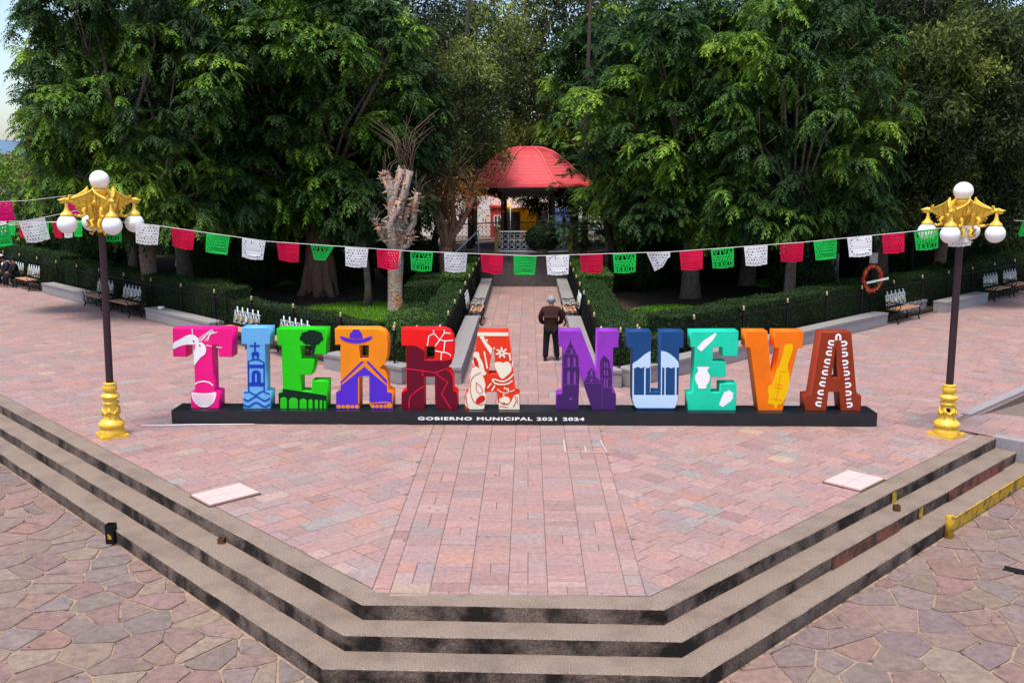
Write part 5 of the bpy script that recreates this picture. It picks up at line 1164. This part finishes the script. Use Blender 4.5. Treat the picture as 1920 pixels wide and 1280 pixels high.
# far row behind the left lamp, going away
base = [(-14.55, 27.0, 4.05), (-13.85, 27.0, 4.0), (-13.2, 27.0, 3.96), (-12.5, 27.0, 3.94), (-11.95, 27.0, 3.93)]
px_s = [(22, 35), (37, 51), (57, 73), (80, 92), (96, 112), (118, 135), (139, 156), (158, 175)]
for i, (u0, u1) in enumerate(px_s):
    cl = ['white', 'green', 'red', 'white', 'green', 'red', 'white', 'green'][i]
    a = (u0 - 990) / 1780 * 24.6; b = (u1 - 990) / 1780 * 24.6; z = 3.67 + .06 * abs(i - 3) * .3
    flag(['eagle', 'portrait', 'figure'][i % 3], cl, '%s paper flag, %s one of the small row behind the left lamp' % (cl, ORD[i]), (a, 24, z), (b, 24, z), 30 + i, group='small flags of the far row behind the left lamp', scale=2.2 / 1.0, narrow=1)
mb = MB(); mb.tube([(-13.8, 24, 3.75), (-12.6, 24, 3.69), (-11.2, 24, 3.69), (-10.6, 24, 3.75)], .004, 4); tag(mb.build('flag_string', 'string'), 'string of the small far flags behind the left lamp', 'string')
for (u0, u1, v, cl) in ((1882, 1896, 428, 'green'), (1897, 1911, 432, 'white'), (1914, 1930, 437, 'red')):
    a = (u0 - 990) / 1780 * 24.6; b = (u1 - 990) / 1780 * 24.6
    flag('eagle', cl, '%s paper flag right of the right lamp at the edge' % cl, (a, 24, 3.72), (b, 24, 3.68), 50, group='paper flags right of the right lamp', scale=2.2)
mb = MB(); mb.tube([(12.1, 24, 3.75), (13.2, 24, 3.68)], .004, 4); tag(mb.build('flag_string', 'string'), 'string of the flags right of the right lamp', 'string')

# ---------------------------------------------------------------- people
def skin_mesh(name, verts, edges, radii, m, parent, sub=2, root=0):
    me = bpy.data.meshes.new(name); me.from_pydata(verts, edges, []); o = bpy.data.objects.new(name, me); C.objects.link(o)
    md = o.modifiers.new('k', 'SKIN'); md.use_smooth_shade = True
    for i, r in enumerate(radii):
        me.skin_vertices[0].data[i].radius = r if hasattr(r, '__len__') else (r, r)
        me.skin_vertices[0].data[i].use_root = (i == root)
    s = o.modifiers.new('s', 'SUBSURF'); s.levels = s.render_levels = sub
    dg = bpy.context.evaluated_depsgraph_get(); dg.update(); nm = bpy.data.meshes.new_from_object(o.evaluated_get(dg)); bpy.data.objects.remove(o)
    nm.materials.clear(); nm.materials.append(M[m]); nm.polygons.foreach_set('use_smooth', [True] * len(nm.polygons)); return link(name, nm, parent)
def hand(v, e, r, wrist, d, side):
    """append palm + five fingers to a skeleton; v[wrist] exists; d = direction"""
    d = Vector(d).normalized(); s = Vector(side).normalized(); w0 = Vector(v[wrist]); palm = w0 + d * .07
    v.append(palm); e.append((wrist, len(v) - 1)); r.append(.03); pi = len(v) - 1
    for k, (o_, l) in enumerate(((-.03, .06), (-.01, .075), (.01, .07), (.03, .055))):
        a = palm + s * o_ + d * .03; v.append(a); r.append(.011); e.append((pi, len(v) - 1)); v.append(a + d * l * .8 + Vector((0, .02, 0))); r.append(.008); e.append((len(v) - 2, len(v) - 1))
    a = w0 + d * .03 - s * .035 + Vector((0, .02, 0)); v.append(a); r.append(.012); e.append((wrist, len(v) - 1)); v.append(a + d * .04 - s * .01); r.append(.009); e.append((len(v) - 2, len(v) - 1))
man = thing('person', 'grey haired man in red brown jacket and black trousers seen from behind on the path', 'person', (.62, 24.8, 0), R(-3))
v = [(0, 0, .92), (0, -.01, 1.12), (0, .0, 1.33), (0, .03, 1.45), (0, .06, 1.51), (0, .08, 1.59), (0, .08, 1.66),
     (-.19, .0, 1.36), (-.27, .03, 1.14), (-.20, .20, .97), (.19, .0, 1.36), (.27, .03, 1.14), (.20, .20, .97),
     (-.10, 0, .86), (-.12, -.02, .48), (-.14, -.04, .09), (-.15, .10, .04), (.10, 0, .86), (.13, .03, .48), (.16, .05, .09), (.17, .18, .04)]
e = [(0, 1), (1, 2), (2, 3), (3, 4), (4, 5), (5, 6), (2, 7), (7, 8), (8, 9), (2, 10), (10, 11), (11, 12), (0, 13), (13, 14), (14, 15), (15, 16), (0, 17), (17, 18), (18, 19), (19, 20)]
r = [.12, .12, .12, .055, .075, .085, .05, .06, .045, .03, .06, .045, .03, .08, .055, .035, .03, .08, .055, .035, .03]
v = [Vector(q) for q in v]; hand(v, e, r, 9, (.6, .7, -.3), (0, 0, 1)); hand(v, e, r, 12, (-.6, .7, -.3), (0, 0, 1))
skin_mesh('body', v, e, r, 'skin', man)
skin_mesh('jacket', [(0, .0, .90), (0, -.01, 1.02), (0, -.02, 1.18), (0, -.01, 1.34), (0, .03, 1.47), (-.20, -.01, 1.37), (-.285, .02, 1.18), (-.26, .10, 1.03), (-.19, .20, .98), (.20, -.01, 1.37), (.285, .02, 1.18), (.26, .10, 1.03), (.19, .20, .98)],
          [(0, 1), (1, 2), (2, 3), (3, 4), (3, 5), (5, 6), (6, 7), (7, 8), (3, 9), (9, 10), (10, 11), (11, 12)],
          [(.20, .15), (.195, .15), (.20, .15), (.175, .13), (.105, .095), (.095, .09), (.078, .07), (.066, .062), (.05, .05), (.095, .09), (.078, .07), (.066, .062), (.05, .05)], 'jacket', man, root=1)
skin_mesh('trousers', [(0, 0, .90), (-.10, 0, .84), (-.125, -.02, .48), (-.145, -.04, .07), (.10, 0, .84), (.135, .03, .48), (.165, .05, .07)], [(0, 1), (1, 2), (2, 3), (0, 4), (4, 5), (5, 6)],
          [(.16, .13), (.115, .115), (.088, .088), (.072, .078), (.115, .115), (.088, .088), (.072, .078)], 'trouser', man)
for s, x, y in ((-1, -.15, .0), (1, .17, .09)):
    mb = MB(); mb.ball((x, y, .045), .05, 12, (1, 2.6, .85)); mb.build('shoe', 'shoe', man)
mb = MB(); mb.ball((0, .07, 1.625), .108, 16, (1, 1.08, 1.0)); mb.build('hair', 'hair_grey', man)
for s in (-1, 1): mb = MB(); mb.ball((s * .104, .09, 1.58), .026, 8, (.5, 1, 1.3)); mb.build('ear', 'skin', man)
def seated(label, x, y, rz, shirt, lean):
    p = thing('person', label, 'person', (x, y, 0), rz, 'pair of people seated on the far left bench')
    v = [(0, .02, .52), (0, .0, .75), (0, -.04 * lean, .98), (0, -.08 * lean, 1.08), (0, -.11 * lean, 1.17), (0, -.13 * lean, 1.27), (-.18, -.05, .98), (-.24, -.12, .76), (-.12, -.32, .66), (.18, -.05, .98), (.24, -.12, .76), (.12, -.32, .66),
         (-.1, -.02, .52), (-.14, -.44, .52), (-.14, -.46, .09), (-.14, -.56, .04), (.1, -.02, .52), (.14, -.44, .5), (.14, -.40, .09), (.14, -.50, .04)]
    e = [(0, 1), (1, 2), (2, 3), (3, 4), (4, 5), (2, 6), (6, 7), (7, 8), (2, 9), (9, 10), (10, 11), (0, 12), (12, 13), (13, 14), (14, 15), (0, 16), (16, 17), (17, 18), (18, 19)]
    r = [.12, .11, .12, .055, .075, .08, .06, .045, .03, .06, .045, .03, .09, .06, .04, .03, .09, .06, .04, .03]
    v = [Vector(q) for q in v]; hand(v, e, r, 8, (.4, -.8, -.1), (0, 0, 1)); hand(v, e, r, 11, (-.4, -.8, -.1), (0, 0, 1)); skin_mesh('body', v, e, r, 'skin', p, 1)
    skin_mesh('shirt', [tuple(v[k]) for k in (0, 1, 2, 3, 6, 7, 8, 9, 10, 11)], [(0, 1), (1, 2), (2, 3), (2, 4), (4, 5), (5, 6), (2, 7), (7, 8), (8, 9)], [.17, .16, .15, .08, .085, .065, .045, .085, .065, .045], shirt, p, 1)
    skin_mesh('trousers', [tuple(v[k]) for k in (0, 12, 13, 14, 16, 17, 18)], [(0, 1), (1, 2), (2, 3), (0, 4), (4, 5), (5, 6)], [.15, .12, .09, .065, .12, .09, .065], 'trouser', p, 1)
    mb = MB(); mb.ball((0, -.125 * lean + .015, 1.25), .095, 12); mb.build('hair', 'trouser', p); return p
s1 = seated('person in dark clothes with a white cap bending forward on the far left bench', -23.2 + .1, 41.75, LB, 'black_cloth', 1.8)
mb = MB(); mb.ball((0, -.25, 1.33), .10, 10, (1, 1.2, .6)); mb.build('cap', 'cooler_white', s1)
seated('person in black sitting upright beside the white capped person', -22.4, 41.05, LB, 'trouser', .6)

# ---------------------------------------------------------------- small things
t = thing('water_cooler', 'red and white drink cooler on the seat wall at the left edge', 'cooler', (-23.95, 43.15, .4))
mb = MB(); mb.lathe([(.15, 0), (.18, .03), (.19, .34), (.185, .36)], 16); mb.build('tank', 'cooler_red', t)
mb = MB(); mb.lathe([(.195, .361), (.2, .42), (.16, .47), (.04, .5)], 16); mb.build('lid', 'cooler_white', t); mb = MB(); mb.tube([(-.17, 0, .38), (-.15, 0, .55), (.15, 0, .55), (.17, 0, .38)], .012, 6); mb.build('handle', 'cooler_white', t)
t = thing('wreath', 'red and gold tinsel wreath with a pale ribbon hanging above the right hedge', 'wreath', (11.25, 31.05, 1.53), 0)
for m_, n_, rr_ in (('tinsel_red', 420, .11), ('tinsel_gold', 160, .08)):
    mb = MB()
    for k in range(n_):
        a = random.uniform(0, 2 * PI); c = Vector((.28 * math.cos(a), random.uniform(-.05, .05), .40 * math.sin(a))); d = Vector((random.gauss(0, 1), random.gauss(0, 1), random.gauss(0, 1))).normalized() * rr_ * random.uniform(.5, 1.3)
        s = d.cross(Vector((.3, 1, .2))).normalized() * .014; mb.add([c - s, c + s, c + d], [(0, 1, 2)])
    mb.build('tinsel_fringe', m_, t)
mb = MB(); mb.tube([(.29 * math.cos(a), 0, .41 * math.sin(a)) for a in [k * PI / 10 for k in range(21)]], .035, 6, cap=False); mb.build('ring', 'tinsel_red', t)
mb = MB(); mb.bar((-.22, -.1, -.14), (.48, -.1, .02), .012, .07); mb.build('ribbon', 'cooler_white', t)
mb = MB(); mb.tube([(0, .06, -1.5), (0, .06, 0), (0, .06, .7)], .025, 8); mb.build('pole', 'iron', t)
mb = MB(); mb.box((0, .02, .66), (.26, .03, .34)); mb.build('notice_board', 'stone', t)
def pedestal(label, p, rz, name='access_cover'):
    t = thing(name, label, 'cover', (p[0], p[1], .0), rz, 'pale pink tiled covers in the plaza')
    mb = MB(); mb.box((0, 0, .006), (.66, .86, .012)); mb.build('frame', 'rust', t)
    for i in range(2):
        for j in range(2): mb = MB(); mb.box(((i - .5) * .31, (j - .5) * .41, .022), (.304, .404, .03)); mb.build('tile', 'pink_slab', t)
pedestal('pale pink tiled cover near the left steps', (-4.66, 13.96), R(-45)); pedestal('pale pink tiled cover near the right steps', (5.28, 14.80), R(-45))
def stub(label, p, h, w_, m, rnd=False, name='post_stub', cat='post'):
    t = thing(name, label, cat, p); mb = MB()
    if rnd: mb.lathe([(w_ / 2, 0), (w_ / 2, h - .01), (w_ / 2 - .01, h), (w_ / 2 - .018, h), (w_ / 2 - .02, h - .06)], 14)
    else:
        for s in (-1, 1): mb.box((s * (w_ / 2 - .006), 0, h / 2), (.012, w_, h)); mb.box((0, s * (w_ / 2 - .006), h / 2), (w_ - .026, .012, h))
    mb.build('tube', m, t); return t
t = stub('black square steel stub at the foot of the left steps', (-6.28, 13.52, -.6), .30, .13, 'iron'); mb = MB(); mb.add([(-.03, -.068, .08), (.03, -.068, .08), (.02, -.068, .14), (-.03, -.068, .17)], [(0, 1, 2, 3)]); mb.build('yellow_mark', 'yellow_riser', t)
stub('small rusty stub on the left steps', (-4.28, 12.55, -.2), .08, .09, 'rust'); stub('small rusty stub on the right steps', (5.68, 14.02, -.2), .09, .09, 'rust')
stub('short yellow post at the foot of the right steps', (6.47, 13.93, -.6), .36, .13, 'yellow_riser', True, 'bollard', 'bollard')
# chalk lines, drain, cable, litter
mb = MB(); z = .0085
def cl(a, b, w_=.03): mb.bar((*a, z), (*b, z), w_, .003)
def g(u, v): return (u, v)
X0, X1, Y0, Y1 = .68, 1.42, 16.35, 17.15
cl((X0, Y0), (X1, Y0)); cl((X0, Y1), (X1 - .05, Y1)); cl((X0, Y0 + .02), (X0 + .0, Y1 - .02)); cl((X1, Y0 + .02), (X1 - .06, Y1 - .02)); cl((X0 + .04, (Y0 + Y1) / 2), (X1 - .05, (Y0 + Y1) / 2)); cl(((X0 + X1) / 2, Y0 + .02), ((X0 + X1) / 2, (Y0 + Y1) / 2 - .02))
tag(mb.build('chalk_marks', 'chalk'), 'white chalk squares drawn on the paving in front of the plinth', 'chalk marks')
t = thing('drain', 'black slot drain in the street at the right edge', 'drain', (7.0, 12.6, -.6), R(-38)); mb = MB(); mb.box((0, 0, .004), (.62, .12, .012)); mb.build('slot', 'black', t)
mb = MB(); mb.box((0, .07, .006), (.64, .02, .016)); mb.box((0, -.07, .006), (.64, .02, .016)); mb.build('frame', 'iron', t)
mb = MB(); mb.tube([(-7.6, 18.0, .02), (-7.2, 17.98, .025), (-6.6, 18.08, .02), (-5.4, 18.13, .02)], .009, 6); tag(mb.build('cable', 'white_print'), 'thin white cable on the paving at the left end of the plinth', 'cable')
t = thing('cup', 'crumpled pale packet left on the seat wall behind the pink letter', 'litter', (-12.3, 31.4, .4)); mb = MB(); mb.lathe([(.05, 0), (.09, .03), (.11, .09), (.09, .10)], 10); mb.build('packet', 'cooler_white', t)
rd = random.Random(5); mb = MB()
for k in range(150):
    x = rd.uniform(-11, 12); y = rd.uniform(8.5, 24); z = .006
    if x + y < 8.9 or y < kr(x): z = -.592
    if (8.9 > x + y > 7.1) or (kr(x) > y > kr(x) - 1.6): continue
    a = rd.uniform(0, 6.28); s = rd.uniform(.012, .03)
    mb.add([(x + s * math.cos(a), y + s * math.sin(a), z), (x + s * .5 * math.cos(a + 2), y + s * .5 * math.sin(a + 2), z + .006), (x - s * math.cos(a), y - s * math.sin(a), z), (x + s * .5 * math.cos(a - 2), y + s * .5 * math.sin(a - 2), z + .004)], [(0, 1, 2, 3)])
tag(mb.build('fallen_leaves', 'rust'), 'small dry leaves scattered over the paving', 'leaves', kind='stuff')
